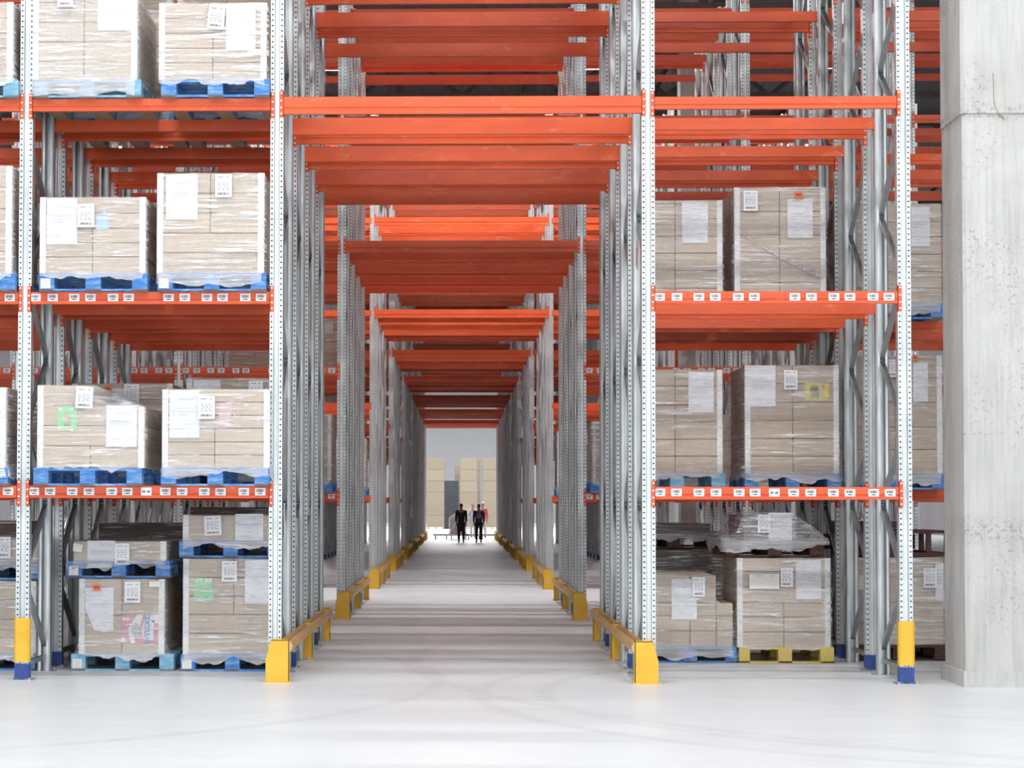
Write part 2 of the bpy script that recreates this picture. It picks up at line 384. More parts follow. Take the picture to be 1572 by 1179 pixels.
T180 = Matrix.Translation((0, FD, 0)) @ Matrix.Rotation(PI, 4, 'Z'); 
SF = MB(); SF.prism(UP, 0.004, RACKH, 'z', 0); SF.prism(UP, 0.004, RACKH, 'z', 0, T180)
SF.box(-.10, .10, -.06, .14, 0, .008, 1); SF.box(-.10, .10, FD - .14, FD + .06, 0, .008, 1); SF.box(-.068, .068, -.006, .07, .012, .15, 2)
brace_prism(SF, .14, .14, 1)
for a, b_ in brace_list(): brace_prism(SF, a, b_, 1)
SIMPLE = SF.mesh('rack_upright_frame', ['galv', 'zinc', 'bluefoot'])
def posname(i):
    side = 'left' if i < 0 else 'right'
    return {1: f'at {side} tunnel edge', 2: f'one bay {side} of tunnel', 3: f'two bays {side} of tunnel', 4: f'three bays {side} of tunnel'}[abs(i)]
FR = {}
proto = None
for k in range(8):
    cols = {0: [-3, -2, -1, 1, 2], 1: [-4, -3, -2, -1, 1, 2, 3, 4], 2: [-4, -3, -2, -1, 1, 2, 3, 4], 3: [-4, -3, -2, -1, 1, 2, 3, 4]}.get(k, [-2, -1, 1, 2])
    for r in range(4):
        for i in cols + ([3] if (k == 0 and r >= 2) else []):
            if k < 2:
                if proto is None: proto = make_frame_parts(); o = proto
                else: o = copy_tree(proto)
            else: o = link('rack_upright_frame', SIMPLE)
            o.location = (colx(i), rowy(k, r), 0)
            tag(o, f'grey perforated steel upright frame {posname(i)}, {ROWN[r]} of {BLOCK[k]} rack', 'rack frame', 'perforated upright frames of the racking')
            FR[(k, r, i)] = o
for i in (-2, 2):
    g = kid('column_guard', SLEEVE, FR[(0, 0, i)]); g['label'] = 'yellow column guard above the blue foot'
FR[(0, 0, -2)]['label'] = 'left front upright frame with yellow column guard above blue foot'
FR[(0, 0, 2)]['label'] = 'right front upright frame with yellow guard above blue foot beside concrete column'
for (k, r, i, dy, z, s) in ((0, 0, -1, .62, 1.35, 1), (0, 1, -1, .5, 1.2, -.6), (0, 1, -1, .1, 2.0, 1), (0, 2, -1, .6, 1.5, 1), (0, 1, 1, .7, 1.0, -.8), (0, 2, 1, .5, 1.7, 1), (0, 3, 1, .6, 1.9, 1), (1, 0, -1, .5, 1.3, 1), (1, 1, 1, .5, 2.6, 1)):
    kid('paper_tag', TAG, FR[(k, r, i)], ((-.03 if i > 0 else .03), dy, z), (s * 0.08, 0, 0))
mb = MB().box(-.002, .002, -.12, .12, 0, .26, 0)
for q in range(4): mb.box(-.004, .004, -.09, .03 + .02 * q, .05 + .04 * q, .062 + .04 * q, 1)
kid('warning_sticker', mb.mesh('warning_sticker', ['palepink', 'red']), FR[(0, 0, 1)], (-.063, .5, 3.85), (.35, 0, 0))['label'] = 'pink sticker with red lettering'

# ------------------------------------------------------------------ beams
CONN = MB()
CONN.box(-.036, 0, -.008, -.003, -.185, .055, 0).box(-.004, 0, -.008, .045, -.185, .055, 0)
for q, z in enumerate((.035, -.035, -.10, -.155)): CONN.bar((-.02, -.012, z), (-.02, -.007, z), .009, 8, 1)
CONN_M = CONN.mesh('end_connector', ['orange', 'rivet'])
def beam_prof(h):
    return [(-.004, -h), (.046, -h), (.046, 0), (-.004, 0), (-.004, -h * .60), (.003, -h * .64), (.003, -h * .72), (-.004, -h * .76)]
LAB = MB().box(-.048, .048, -.002, 0, -.034, .034, 0)
xx = -.034; rnd = random.Random(3)
while xx < .032:
    w_ = rnd.choice((.002, .003, .005)); LAB.box(xx, xx + w_, -.003, -.002, -.004, .022, 1); xx += w_ + rnd.choice((.002, .003, .004))
LAB.box(-.02, .02, -.003, -.002, -.022, -.014, 1)
LAB_M = LAB.mesh('barcode_label', ['paper', 'ink'])
LAB2 = MB().box(-.048, .048, -.002, 0, -.036, .036, 0)
for c in (-.03, -.016, .014, .028): LAB2.box(c - .005, c + .005, -.003, -.002, -.012, .010, 1)
LAB2.box(-.004, .004, -.003, -.002, -.003, .001, 1)
LAB2_M = LAB2.mesh('number_label', ['paper', 'ink'])
OFF13 = [.04, .19, .395, .55, .76, .905, 1.08, 1.255, 1.41, 1.615, 1.765, 1.98, 2.13]
OFF12 = [.04, .20, .40, .55, .76, .905, 1.275, 1.425, 1.63, 1.775, 1.985, 2.13]
BM = {}
def beam_mesh(L, h, conns=False):
    key = (round(L, 3), h, conns)
    if key not in BM:
        mb = MB().prism(beam_prof(h), 0.0, L, 'x', 0)
        if conns:
            for x0, x1 in ((-.036, 0), (L, L + .036)): mb.box(x0, x1, -.008, -.003, -.185, .055, 0)
        BM[key] = mb.mesh('rack_crossbar', ['beam'])
    return BM[key]
def bayname(bay):
    if bay == 0: return 'over the tunnel'
    s = 'left' if bay < 0 else 'right'
    return f'in the {["", "first", "second", "third", "fourth"][abs(bay)]} bay {s}'
def bay_ends(bay):
    if bay == 0: return colx(-1) + .06, colx(1) - .06
    a, b_ = (colx(bay - 1), colx(bay)) if bay < 0 else (colx(bay), colx(bay + 1))
    return a + .06, b_ - .06
def beam(k, r, bay, lev, rear, detail):
    x0, x1 = bay_ends(bay); h = .16 if bay == 0 else .112
    L = x1 - x0; z = LEV[lev] + (.012 if bay == 0 else 0); y = rowy(k, r) + (FD if rear else 0)
    o = link('rack_crossbar', beam_mesh(L, h, not detail), None, (x1 if rear else x0, y, z), (0, 0, PI if rear else 0))
    if detail:
        c = link('end_connector', CONN_M, o); c2 = link('end_connector', CONN_M, o, (L, 0, 0)); c2.scale = (-1, 1, 1)
        if bay != 0 and lev in (1, 2) and not rear and r == 0:
            for q, ox in enumerate(OFF13 if lev == 1 else OFF12):
                num = lev == 1 and q == 6
                link('number_label' if num else 'barcode_label', LAB2_M if num else LAB_M, o, (ox, -.0045, -.052))
    side = 'back beam' if rear else 'front beam'
    tag(o, f'orange {side} {bayname(bay)}, {LEVN[lev]} level, {ROWN[r]} of {BLOCK[k]} rack', 'rack beam', 'orange beams of the pallet racking')
    return o
stuff = MB()
def stuff_beam(k, r, bay, lev, rear):
    x0, x1 = bay_ends(bay); h = .16 if bay == 0 else .112; z = LEV[lev]; y = rowy(k, r)
    if rear: stuff.box(x0 - .03, x1 + .03, y + FD - .046, y + FD + .006, z - h, z)
    else: stuff.box(x0 - .03, x1 + .03, y - .006, y + .046, z - h, z)
for k in range(8):
    bays = {0: [-2, -1, 0, 1, 2], 1: [-3, -2, -1, 0, 1, 2, 3], 2: [-3, -2, -1, 0, 1, 2, 3], 3: [-3, -2, -1, 0, 1, 2, 3]}.get(k, [-1, 0, 1])
    for r in range(4):
        for bay in bays:
            if k == 0 and bay == 2 and r < 2: continue
            for lev in range(1, 6):
                if bay == 0 and lev < 3: continue
                for rear in (False, True):
                    ind = False
                    if k == 0: ind = lev <= 4
                    elif bay == 0: ind = lev == 3 or (k <= 2 and (not rear or k == 1))
                    elif k == 1: ind = (not rear) and (abs(bay) == 1 or r == 0)
                    if ind: beam(k, r, bay, lev, rear, k <= 1)
                    else: stuff_beam(k, r, bay, lev, rear)
o = link('rack_crossbar', stuff.mesh('rack_crossbar', ['beam']))
tag(o, 'remaining orange rack beams far back in the racking', 'rack beams', 'orange beams of the pallet racking', 'stuff')

# ------------------------------------------------------------------ tunnel guards
def guard_rail(k, s):
    """s=-1 left, +1 right; the guard stands along the tunnel edge of block k"""
    t = empty('guard_rail', (s * 1.675, rowy(k, 0) - .12, 0))
    side = 'left' if s < 0 else 'right'
    tag(t, f'yellow guard rail with steel posts on {side} tunnel edge of {BLOCK[k]} rack', 'guard rail', 'yellow guard rails along the tunnel')
    i = -s   # inward direction
    def post(y, wbot=.105, wtop=.085):
        xin = i * .105
        poly = [(xin, 0), (xin, .385), (-i * .06, .385), (-i * .108, .2), (-i * .105, 0)]
        mb = MB().prism(poly, 0, .006, 'y')
        mb.box(min(xin, xin - i * .006), max(xin, xin - i * .006), 0, .12, 0, .385)
        mb.box(min(-i * .06, xin), max(-i * .06, xin), 0, .12, .379, .385)
        mb.box(min(-i * .13, xin + i * .02), max(-i * .13, xin + i * .02), -.02, .10, 0, .006)
        mb.bar((-i * .12, -.008, .006), (-i * .12, -.008, .02), .008); mb.bar((i * .115, -.008, .006), (i * .115, -.008, .02), .008)
        o = kid('post', mb.mesh('post', ['yellow']), t, (0, y, 0)); return o
    post(0); post(2.85); post(5.65)
    for dz, xo in ((.27, .105), (.27, .02)):
        mb = MB().prism([(i * xo, dz), (i * xo + i * .012, dz + .01), (i * xo + i * .03, dz + .04), (i * xo + i * .03, dz + .07), (i * xo + i * .012, dz + .1), (i * xo, dz + .11)], .01, 5.76, 'y')
        kid('rail', mb.mesh('rail', ['rail']), t)
for k in range(8):
    for s in (-1, 1): guard_rail(k, s)

# ------------------------------------------------------------------ pallets
PB = {}
def pallet_meshes(m):
    if m in PB: return PB[m]
    d = MB()
    for q in range(7):
        w_ = .14 if q in (0, 3, 6) else .10
        yc = .07 + q * (1.2 - .14) / 6; d.box(-.5, .5, yc - w_ / 2, yc + w_ / 2, .138, .162, 0)
    for xc in (-.43, 0, .43): d.box(xc - .07, xc + .07, 0, 1.2, .118, .138, 1)
    deck = d.mesh('deck', [m, m])
    blk = MB().box(-.07, .07, 0, .14, .022, .118).mesh('block', [m])
    bot = MB().box(-.07, .07, 0, 1.2, 0, .022).mesh('bottom_board', ['rawwood' if m in ('bluepal', 'ltbluepal') else m])
    bx = MB().box(-.5, .5, 0, .012, 0, .020).box(-.5, .5, 1.188, 1.2, 0, .020).mesh('bottom_rail', [m])
    PB[m] = (deck, blk, bot, bx); return PB[m]
PSTICK = MB().box(-.045, .045, -.002, 0, -.045, .045, 0)
for q in range(4): PSTICK.box(-.03, .03 - .01 * (q % 2), -.003, -.002, -.032 + .018 * q, -.026 + .018 * q, 1)
PSTICK_M = PSTICK.mesh('sticker', ['paperc', 'greyink'])
def pallet(xc, Y, z, m, label, detail=True, sticker=False, group='pallets in the racking'):
    deck, blk, bot, bx = pallet_meshes(m)
    o = link('pallet', deck, None, (xc, Y, z)); tag(o, label, 'pallet', group)
    for px in (-.43, 0, .43):
        for py in (0, .53, 1.06): kid('block', blk, o, (px, py, 0))
        kid('bottom_board', bot, o, (px, 0, 0))
    kid('bottom_rail', bx, o)
    if sticker: kid('sticker', PSTICK_M, o, (-.44, -.001, .07))
    return o
SP = {}
def simple_pallet(xc, Y, z, m, label, group='pallets in the racking'):
    if m not in SP:
        d = MB().box(-.5, .5, 0, 1.2, .118, .162)
        for px in (-.43, 0, .43):
            d.box(px - .07, px + .07, 0, 1.2, 0, .022)
            for py in (0, .53, 1.06): d.box(px - .07, px + .07, py, py + .14, .022, .118)
        SP[m] = d.mesh('pallet', [m])
    return tag(link('pallet', SP[m], None, (xc, Y, z)), label, 'pallet', group)

# ------------------------------------------------------------------ loads
def prof_z(prof, x):
    if x <= prof[0][0]: return prof[0][1]
    for (a, za), (b_, zb) in zip(prof, prof[1:]):
        if x <= b_: return za + (zb - za) * (x - a) / max(1e-6, b_ - a)
    return prof[-1][1]
def film_mesh(x0, x1, y0, y1, zb, prof, seed, rag=.05, amp=.008, mname='film', off=.022, flare=0.0, nz=14):
    """a wrapped skin round a load; the lower edge hangs ragged over the pallet"""
    nx, ny = 30, 12
    ring = []
    for i in range(nx): ring.append((x0 + (x1 - x0) * i / nx, y0, 0, -1))
    for i in range(ny): ring.append((x1, y0 + (y1 - y0) * i / ny, 1, 0))
    for i in range(nx): ring.append((x1 - (x1 - x0) * i / nx, y1, 0, 1))
    for i in range(ny): ring.append((x0, y1 - (y1 - y0) * i / ny, -1, 0))
    R = len(ring); vs = []; fs = []
    for (x, y, nx_, ny_) in ring:
        zt = prof_z(prof, x)
        zl = zb + rag * (0.5 + 1.5 * noise.noise(Vector((x * 4.1 + seed, y * 3.7, seed * 1.7)))) + rag * .5 * noise.noise(Vector((x * 17 + seed, y * 13, 3.3)))
        for j in range(nz + 1):
            t = j / nz; z = zl + (zt - zl) * t
            w_ = off + amp * noise.noise(Vector((x * 5 + seed, y * 5, z * 11))) + amp * .6 * noise.noise(Vector((x * 16, y * 16 + seed, z * 21)))
            if t < .2: w_ += flare * (1 - t / .2)
            if j == nz: w_ = off * .3
            vs.append((x + nx_ * w_, y + ny_ * w_, z))
    for i in range(R):
        i2 = (i + 1) % R
        for j in range(nz): fs.append((i * (nz + 1) + j, i2 * (nz + 1) + j, i2 * (nz + 1) + j + 1, i * (nz + 1) + j + 1))
    # top skin
    b0 = len(vs); my = 5
    for i in range(nx + 1):
        x = x0 + (x1 - x0) * i / nx
        for j in range(my + 1):
            y = y0 + (y1 - y0) * j / my; e = 0 if j in (0, my) or i in (0, nx) else .006 * noise.noise(Vector((x * 6, y * 6, seed)))
            vs.append((x, y, prof_z(prof, x) + .003 + e))
    for i in range(nx):
        for j in range(my): a = b0 + i * (my + 1) + j; fs.append((a, a + my + 1, a + my + 2, a + 1))
    me = bpy.data.meshes.new('stretch_wrap'); me.from_pydata(vs, [], fs); me.materials.append(M[mname])
    me.polygons.foreach_set('use_smooth', [True] * len(fs)); me.update(); return me
def carton_mesh(w_, d, h):
    b = min(.006, h * .1)
    g = MB(); v = [(0, 0)]; 
    bm = bmesh.new(); bmesh.ops.create_cube(bm, size=1)
    bmesh.ops.scale(bm, vec=(w_, d, h), verts=bm.verts); bmesh.ops.bevel(bm, geom=bm.edges[:], offset=b, segments=1, affect='EDGES')
    me = bpy.data.meshes.new('carton'); bm.to_mesh(me); bm.free(); return me
def paper_mesh(w_, h, kind):
    """kind: slip (printed sheet), label (shipping label), tag, cream, plus coloured prints"""
    mb = MB()
    if kind == 'slip':
        mb.box(-w_/2, w_/2, -.0015, 0, -h/2, h/2, 0)
        for z, a, c in ((.30, -.25, .3), (.12, -.4, .4), (.09, -.4, .25), (.04, -.4, .35), (-.02, -.4, .1), (-.32, -.3, .0)):
            mb.box(a * w_, c * w_, -.0025, -.0015, z * h, z * h + .005, 1)
        return mb.mesh('delivery_slip', ['paper', 'greyink'])
    if kind == 'slipcut':
        mb.prism([(-w_/2, h/2), (-w_/2, -.02 * h), (-.18 * w_, -h/2), (w_/2, -h/2), (w_/2, h/2)], -.0015, 0, 'y', 0)
        for z, a, c in ((.12, -.4, .4), (.09, -.4, .25), (.04, -.3, .35), (-.32, -.0, .3)):
            mb.box(a * w_, c * w_, -.0025, -.0015, z * h, z * h + .005, 1)
        return mb.mesh('delivery_slip', ['paper', 'greyink'])
    if kind in ('label', 'cream'):
        mb.box(-w_/2, w_/2, -.0015, 0, -h/2, h/2, 0)
        mb.box(-.36 * w_, -.0 * w_, -.0025, -.0015, .36 * h, .385 * h, 1); mb.box(.18 * w_, .33 * w_, -.0025, -.0015, .36 * h, .385 * h, 1)
        mb.box(-.36 * w_, .36 * w_, -.0025, -.0015, .20 * h, .215 * h, 2)
        if kind == 'label':
            rq = random.Random(8)
            for zz in (.13, .05, -.03, -.10, -.17):
                x = -.34 * w_
                while x < .28 * w_:
                    l_ = rq.uniform(.012, .035); mb.box(x, min(x + l_, .34 * w_), -.0025, -.0015, zz * h, (zz + .022) * h, 1); x += l_ + rq.uniform(.008, .02)
            x = -.36 * w_; rr = random.Random(5)
            while x < .34 * w_:
                b_ = rr.choice((.002, .003, .005)); mb.box(x, x + b_, -.0025, -.0015, -.40 * h, -.30 * h, 1); x += b_ + rr.choice((.002, .004))
        return mb.mesh('shipping_label', ['paper' if kind == 'label' else 'paperc', 'ink', 'greyink'])
    if kind == 'tag':
        mb.box(-w_/2, w_/2, -.0015, 0, -h/2, h/2, 0)
        for c in (-.22, 0, .22): mb.box((c - .07) * w_, (c + .07) * w_, -.0025, -.0015, -.12 * h, .2 * h, 1)
        return mb.mesh('orange_tag', ['tag', 'ink'])
    if kind == 'green':
        mb.prism([(-w_/2, h*.42), (-.2*w_, h*.5), (w_*.42, h*.48), (w_/2, -h*.3), (w_*.1, -h/2), (-w_*.4, -h*.42)], -.001, 0, 'y', 0)
        for c, z in ((-.3, .40), (-.1, .42), (.15, .40), (.32, .42), (-.12, -.33), (.08, -.36), (.3, -.33)):
            mb.box((c - .05) * w_, (c + .06) * w_, -.002, -.001, (z - .07) * h, (z + .05) * h, 1)
        return mb.mesh('green_print', ['green', 'paper'])
    if kind == 'greenframe':
        for a, c, z0, z1 in ((-.5, .5, .22, .5), (-.5, .5, -.5, -.3), (-.5, -.18, -.3, .22), (.18, .5, -.3, .22)):
            mb.box(a * w_, c * w_, -.001, 0, z0 * h, z1 * h, 0)
        for c, z in ((-.42, .44), (.2, .44), (.2, -.42), (-.42, -.36)): mb.box(c * w_, (c + .12) * w_, -.002, -.001, (z - .1) * h, z * h, 1)
        return mb.mesh('green_print', ['green', 'paper'])
    if kind == 'bluebottle':
        mb.prism([(-.5*w_, -.5*h), (.45*w_, -.5*h), (.45*w_, .1*h), (-.5*w_, .2*h)], -.001, 0, 'y', 0)
        mb.prism([(-.12*w_, -.45*h), (.32*w_, -.45*h), (.32*w_, .25*h), (.2*w_, .38*h), (.2*w_, .5*h), (0, .5*h), (0, .38*h), (-.12*w_, .25*h)], -.002, -.001, 'y', 0)
        return mb.mesh('blue_print', ['paleblue'])
    if kind == 'palepink':
        mb.prism([(-.5*w_, -.4*h), (-.1*w_, -.5*h), (.1*w_, .5*h), (-.4*w_, .4*h)], -.001, 0, 'y', 0)
        mb.box(.1*w_, .16*w_, -.001, 0, -.1*h, .5*h, 0); mb.box(.25*w_, .3*w_, -.001, 0, -.1*h, .45*h, 0)
        return mb.mesh('pink_print', ['palepink'])
    if kind == 'yellow':
        mb.box(-.5*w_, .5*w_, -.001, 0, -.38*h, .5*h, 0); mb.box(-.5*w_, .45*w_, -.001, 0, -.5*h, -.42*h, 0)
        mb.prism([(-.3*w_, -.3*h), (-.1*w_, -.34*h), (.1*w_, -.3*h), (.05*w_, .3*h), (-.1*w_, .42*h), (-.28*w_, .3*h)], -.002, -.001, 'y', 1)
        mb.prism([(.08*w_, -.3*h), (.28*w_, -.3*h), (.2*w_, .2*h), (.1*w_, .1*h)], -.002, -.001, 'y', 2)
        mb.box(.22*w_, .32*w_, -.002, -.001, .2*h, .4*h, 3)
        return mb.mesh('yellow_print', ['yelprint', 'oliveprint', 'greyink', 'tag'])
    if kind == 'pinkbag':
        mb.box(-.5*w_, .5*w_, -.001, 0, -.5*h, .5*h, 0)
        mb.prism([(-.24*w_, -.5*h), (-.12*w_, -.5*h), (-.16*w_, -.2*h), (0, .1*h), (.08*w_, .5*h), (-.06*w_, .5*h), (-.2*w_, .25*h), (-.3*w_, .0)], -.002, -.001, 'y', 1)
        mb.prism([(-.2*w_, -.2*h), (-.02*w_, -.25*h), (.02*w_, .1*h), (-.1*w_, .25*h), (-.22*w_, .12*h)], -.003, -.002, 'y', 2)
        mb.prism([(.12*w_, .5*h), (.5*w_, .5*h), (.5*w_, .2*h), (.38*w_, .22*h)], -.002, -.001, 'y', 1)
        mb.prism([(.1*w_, -.36*h), (.36*w_, -.38*h), (.38*w_, .3*h), (.14*w_, .34*h), (.04*w_, 0)], -.002, -.001, 'y', 1)
        for a, c in ((-.46, -.36), (-.34, -.28)): mb.box(a*w_, c*w_, -.002, -.001, .3*h, .42*h, 1)
        mb.box(-.5*w_, -.38*w_, -.002, -.001, -.46*h, -.30*h, 1)
        return mb.mesh('pink_bag_print', ['pink', 'paper', 'greyink'])
def text_mesh(txt, size, mname):
    cu = bpy.data.curves.new('lettering', 'FONT'); cu.body = txt; cu.size = size; cu.extrude = .0008; cu.align_x = 'CENTER'; cu.align_y = 'CENTER'; cu.offset = size * .02
    ob = bpy.data.objects.new('lettering', cu); me = bpy.data.meshes.new_from_object(ob)
    me.materials.clear(); me.materials.append(M[mname]); bpy.data.objects.remove(ob); return me
PART_LABEL = {'green': 'green print on the carton', 'greenframe': 'pale green frame print on the carton', 'bluebottle': 'pale blue print of a bottle', 'palepink': 'faint pink print',
              'yellow': 'yellow printed picture on the carton', 'pinkbag': 'pink printed panel with blue lettering', 'tag': 'small orange tag', 'cream': 'small cream label'}
def load(Yf, bx0, bx1, by, top, seams, colx_, label, mat_='kraft', strips='LR', papers=(), skip=(), filmm='film', seed=1, palz=None,
         rag=.05, prof=None, depth=1.16, zfix=None, flare=.0, skirt=.10, amp=.008, group='wrapped carton loads', colrows=None):
    """pixels of the photograph on the plane Yf: carton edges bx0,bx1, bottom by, top, row seams (y), column seam x"""
    X0, Z0 = W(bx0, by, Yf); X1, _ = W(bx1, by, Yf); ym = by
    if zfix is not None: Z0 = zfix
    Zt = W(bx0, top, Yf)[1]
    t = empty('wrapped_load', ((X0 + X1) / 2, Yf + .02, Z0)); tag(t, label, 'wrapped load', group)
    xc = (X0 + X1) / 2; zs = [Zt] + [W(bx0, s, Yf)[1] for s in seams] + [Z0]
    zs = [z for z in zs if z > Z0 + .02] + [Z0]
    g = .005
    cx = [X0] + [W(c, by, Yf)[0] for c in (colx_ if isinstance(colx_, (list, tuple)) else [colx_])] + [X1]
    for r_ in range(len(zs) - 1):
        h = zs[r_] - zs[r_ + 1] - g
        if h < .02: continue
        cols = list(zip(cx, cx[1:]))
        if colrows is not None and r_ not in colrows: cols = [(X0, X1)]
        for c_, (a, b_) in enumerate(cols):
            if (r_, c_) in skip: continue
            me = carton_mesh(b_ - a - g, depth, h)
            me.materials.append(M[mat_]); rr = random.Random(seed * 31 + r_ * 7 + c_)
            kid('carton', me, t, ((a + b_) / 2 - xc, depth / 2 + rr.uniform(0, .004), zs[r_ + 1] - Z0 + h / 2))
    H = Zt - Z0
    if prof is None: P = [(X0 - xc, H), (X1 - xc, H)]
    else: P = [(W(px, py, Yf)[0] - xc, W(px, py, Yf)[1] - Z0) for px, py in prof]
    for s in strips:
        i = -1 if s == 'L' else 1; x = (X0 - xc) if s == 'L' else (X1 - xc); hh = prof_z(P, x) - .004
        mb = MB().box(min(x, x - i * .052), max(x, x - i * .052), -.007, -.002, 0, hh).box(min(x, x + i * .005), max(x, x + i * .005), -.007, .055, 0, hh)
        kid('corner_board', mb.mesh('corner_board', ['post']), t)['label'] = 'white corner board'
    for q, pp in enumerate(papers):
        kind, a, b_, c, d = pp[:5]; tilt = pp[5] if len(pp) > 5 else 0
        xa, za = W(a, c, Yf); xb, zb = W(b_, d, Yf)
        front = kind in ('slip', 'label', 'tag', 'cream', 'slipcut')
        me = paper_mesh(abs(xb - xa), abs(za - zb), kind); over = kind in ('label', 'tag', 'cream')
        po = kid(me.name.split('.')[0], me, t, ((xa + xb) / 2 - xc, (-.037 - .001 * q if over else -.010 - .001 * q) if front else -.0025, (za + zb) / 2 - Z0), (0, tilt, 0))
        if kind in PART_LABEL: po['label'] = PART_LABEL[kind]
        if kind == 'pinkbag':
            kid('lettering', text_mesh('omaxo', .11, 'lightblueink'), po, (.065, -.0035, 0), (PI / 2, -PI / 2, 0))
    lo = -(skirt if palz is None else palz)
    fm = film_mesh(X0 - xc, X1 - xc, -.004, depth + .004, lo, P, seed * 3.17, rag, amp, filmm, flare=flare)
    kid('stretch_wrap', fm, t)['label'] = 'clear glossy stretch film'
    return t
def pal_under(Yf, x0, x1, lev_z, m, label, sticker=False, Xc=None):
    xa = W(x0, 700, Yf)[0]; xb = W(x1, 700, Yf)[0]
    return pallet((xa + xb) / 2 if Xc is None else Xc, Yf, lev_z, m, label, sticker=sticker)
L1, L2, L3 = LEV[1], LEV[2], LEV[3]; PH = .163
YF = -.08
# --- left bay, third level
pal_under(YF, 48, 211, L3, 'ltbluepal', 'pale blue pallet on third level beam, left of the bright blue pallet')
load(YF, 50, 209, 120, -8, [3, 33, 63, 93], 128, 'tall film-streaked carton load, third level left bay, at upper left', papers=(('slip', 150, 203, -6, 46), ('label', 89, 113, -22, 11)), seed=1, zfix=L3 + PH, skirt=.15, rag=.03, filmm='filmw')
pal_under(YF, 244, 411, L3, 'bluepal', 'bright blue pallet with torn film on third level beam beside left tunnel edge')
load(YF, 244, 408, 120, 4, [27, 50, 73, 95], 326, 'carton load with tilted shipping label, third level next to left tunnel edge', papers=(('slip', 347, 392, 6, 77), ('label', 320, 345, 9, 45, .1)), seed=2, zfix=L3 + PH, skirt=.06, rag=.06, colrows=(2, 3, 4))
# --- left bay, second level
pal_under(YF, 59, 223, L2, 'bluepal', 'blue pallet under low load with pale blue print, second level left bay', True)
load(YF, 61, 222, 418, 302, [327, 350, 372, 394], 141, 'low carton load with pale blue bottle print, second level left bay', papers=(('slip', 72, 118, 304, 375), ('label', 120, 145, 314, 349), ('bluebottle', 147, 168, 320, 352)), seed=3, zfix=L2 + PH, skirt=.07, colrows=(2, 3, 4))
pal_under(YF, 241, 406, L2, 'bluepal', 'blue pallet under tall carton load, second level next to left tunnel edge', True)
load(YF, 241, 404, 418, 265, [296, 326, 357, 387], 322, 'tall carton load with slip at its left, second level next to left tunnel edge', papers=(('slip', 255, 303, 268, 337), ('label', 331, 356, 268, 303)), seed=4, zfix=L2 + PH, skirt=.12, rag=.03, colrows=(0, 1, 2))
# --- left bay, first level
pal_under(YF, 52, 217, L1, 'bluepal', 'blue pallet under stepped load with green print, first level left bay')
load(YF, 57, 220, 717, 591, [622, 653, 684], 138, 'stepped carton load with green frame print, sloping film, first level left bay', papers=(('label', 117, 143, 594, 627, .05), ('slip', 163, 210, 622, 686), ('greenframe', 88, 117, 624, 661)), skip=((0, 1),),
     prof=[(57, 591), (145, 591), (205, 619), (220, 624)], seed=5, zfix=L1 + PH, skirt=.04, rag=.07, colrows=(0, 3))
pal_under(YF, 248, 413, L1, 'bluepal', 'blue pallet under load with pink print, first level next to left tunnel edge')
load(YF, 249, 413, 717, 597, [617, 637, 657, 678, 698], 329, 'carton load with faint pink print, first level next to left tunnel edge', papers=(('slip', 260, 306, 599, 672), ('label', 305, 330, 608, 643), ('palepink', 334, 375, 615, 656)), seed=6, zfix=L1 + PH, skirt=.08, colrows=(3, 4, 5))
# --- partial loads at the left picture edge
for lev_z, ytop, yb, nm, xr in ((L3, 3, 120, 'third', 18), (L2, 254, 418, 'second', 16), (L1, 594, 717, 'first', 7)):
    xb = W(xr, 700, YF)[0]
    pallet(xb - .47, YF, lev_z, 'ltbluepal' if nm == 'third' else 'bluepal', f'pallet at left picture edge, {nm} level')
    load(YF, xr - 164, xr, yb, ytop, [ytop + (yb - ytop) * q / 5 for q in range(1, 5)], xr - 82, f'cut off carton load at left picture edge, {nm} level', seed=40 + xr, zfix=lev_z + PH, skirt=.10, rag=.06, flare=.02)
# --- left bay, second row first level, seen above the front loads
YB = 1.45
pal_under(YB, 108, 262, L1, 'bluepal', 'pallet of second row load with orange tag, first level left bay')
load(YB, 110, 263, 717, 588, [612, 636, 662, 688], 186, 'darker carton load with orange tag behind the stepped load', mat_='kraft2', papers=(('tag', 160, 172, 592, 602), ('slip', 160, 190, 596, 650), ('label', 191, 214, 590, 620)), seed=8, zfix=L1 + PH)
pal_under(YB, 286, 438, L1, 'bluepal', 'pallet of second row load next to left tunnel edge, first level')
load(YB, 286, 438, 717, 580, [604, 630, 658, 686], 362, 'darker carton load behind the load with pink print', mat_='kraft2', papers=(('slip', 297, 338, 583, 640), ('label', 382, 404, 585, 615)), seed=9, zfix=L1 + PH)
for q, xcc in enumerate((-3.38, -2.34)):
    pallet(xcc, YB, L3, 'bluepal', f'blue pallet on third level second row, {["outer", "inner"][q]} one of left bay')
    xa = xcc - .49; X0p = 709 + (xa / .006) / 1.08
    t = load(YB, X0p, X0p + 151, 130, -5, [20, 45, 70, 95], X0p + 75, f'carton load on third level second row, {["outer", "inner"][q]} one of left bay', mat_='kraft2', seed=10 + q, zfix=L3 + PH)
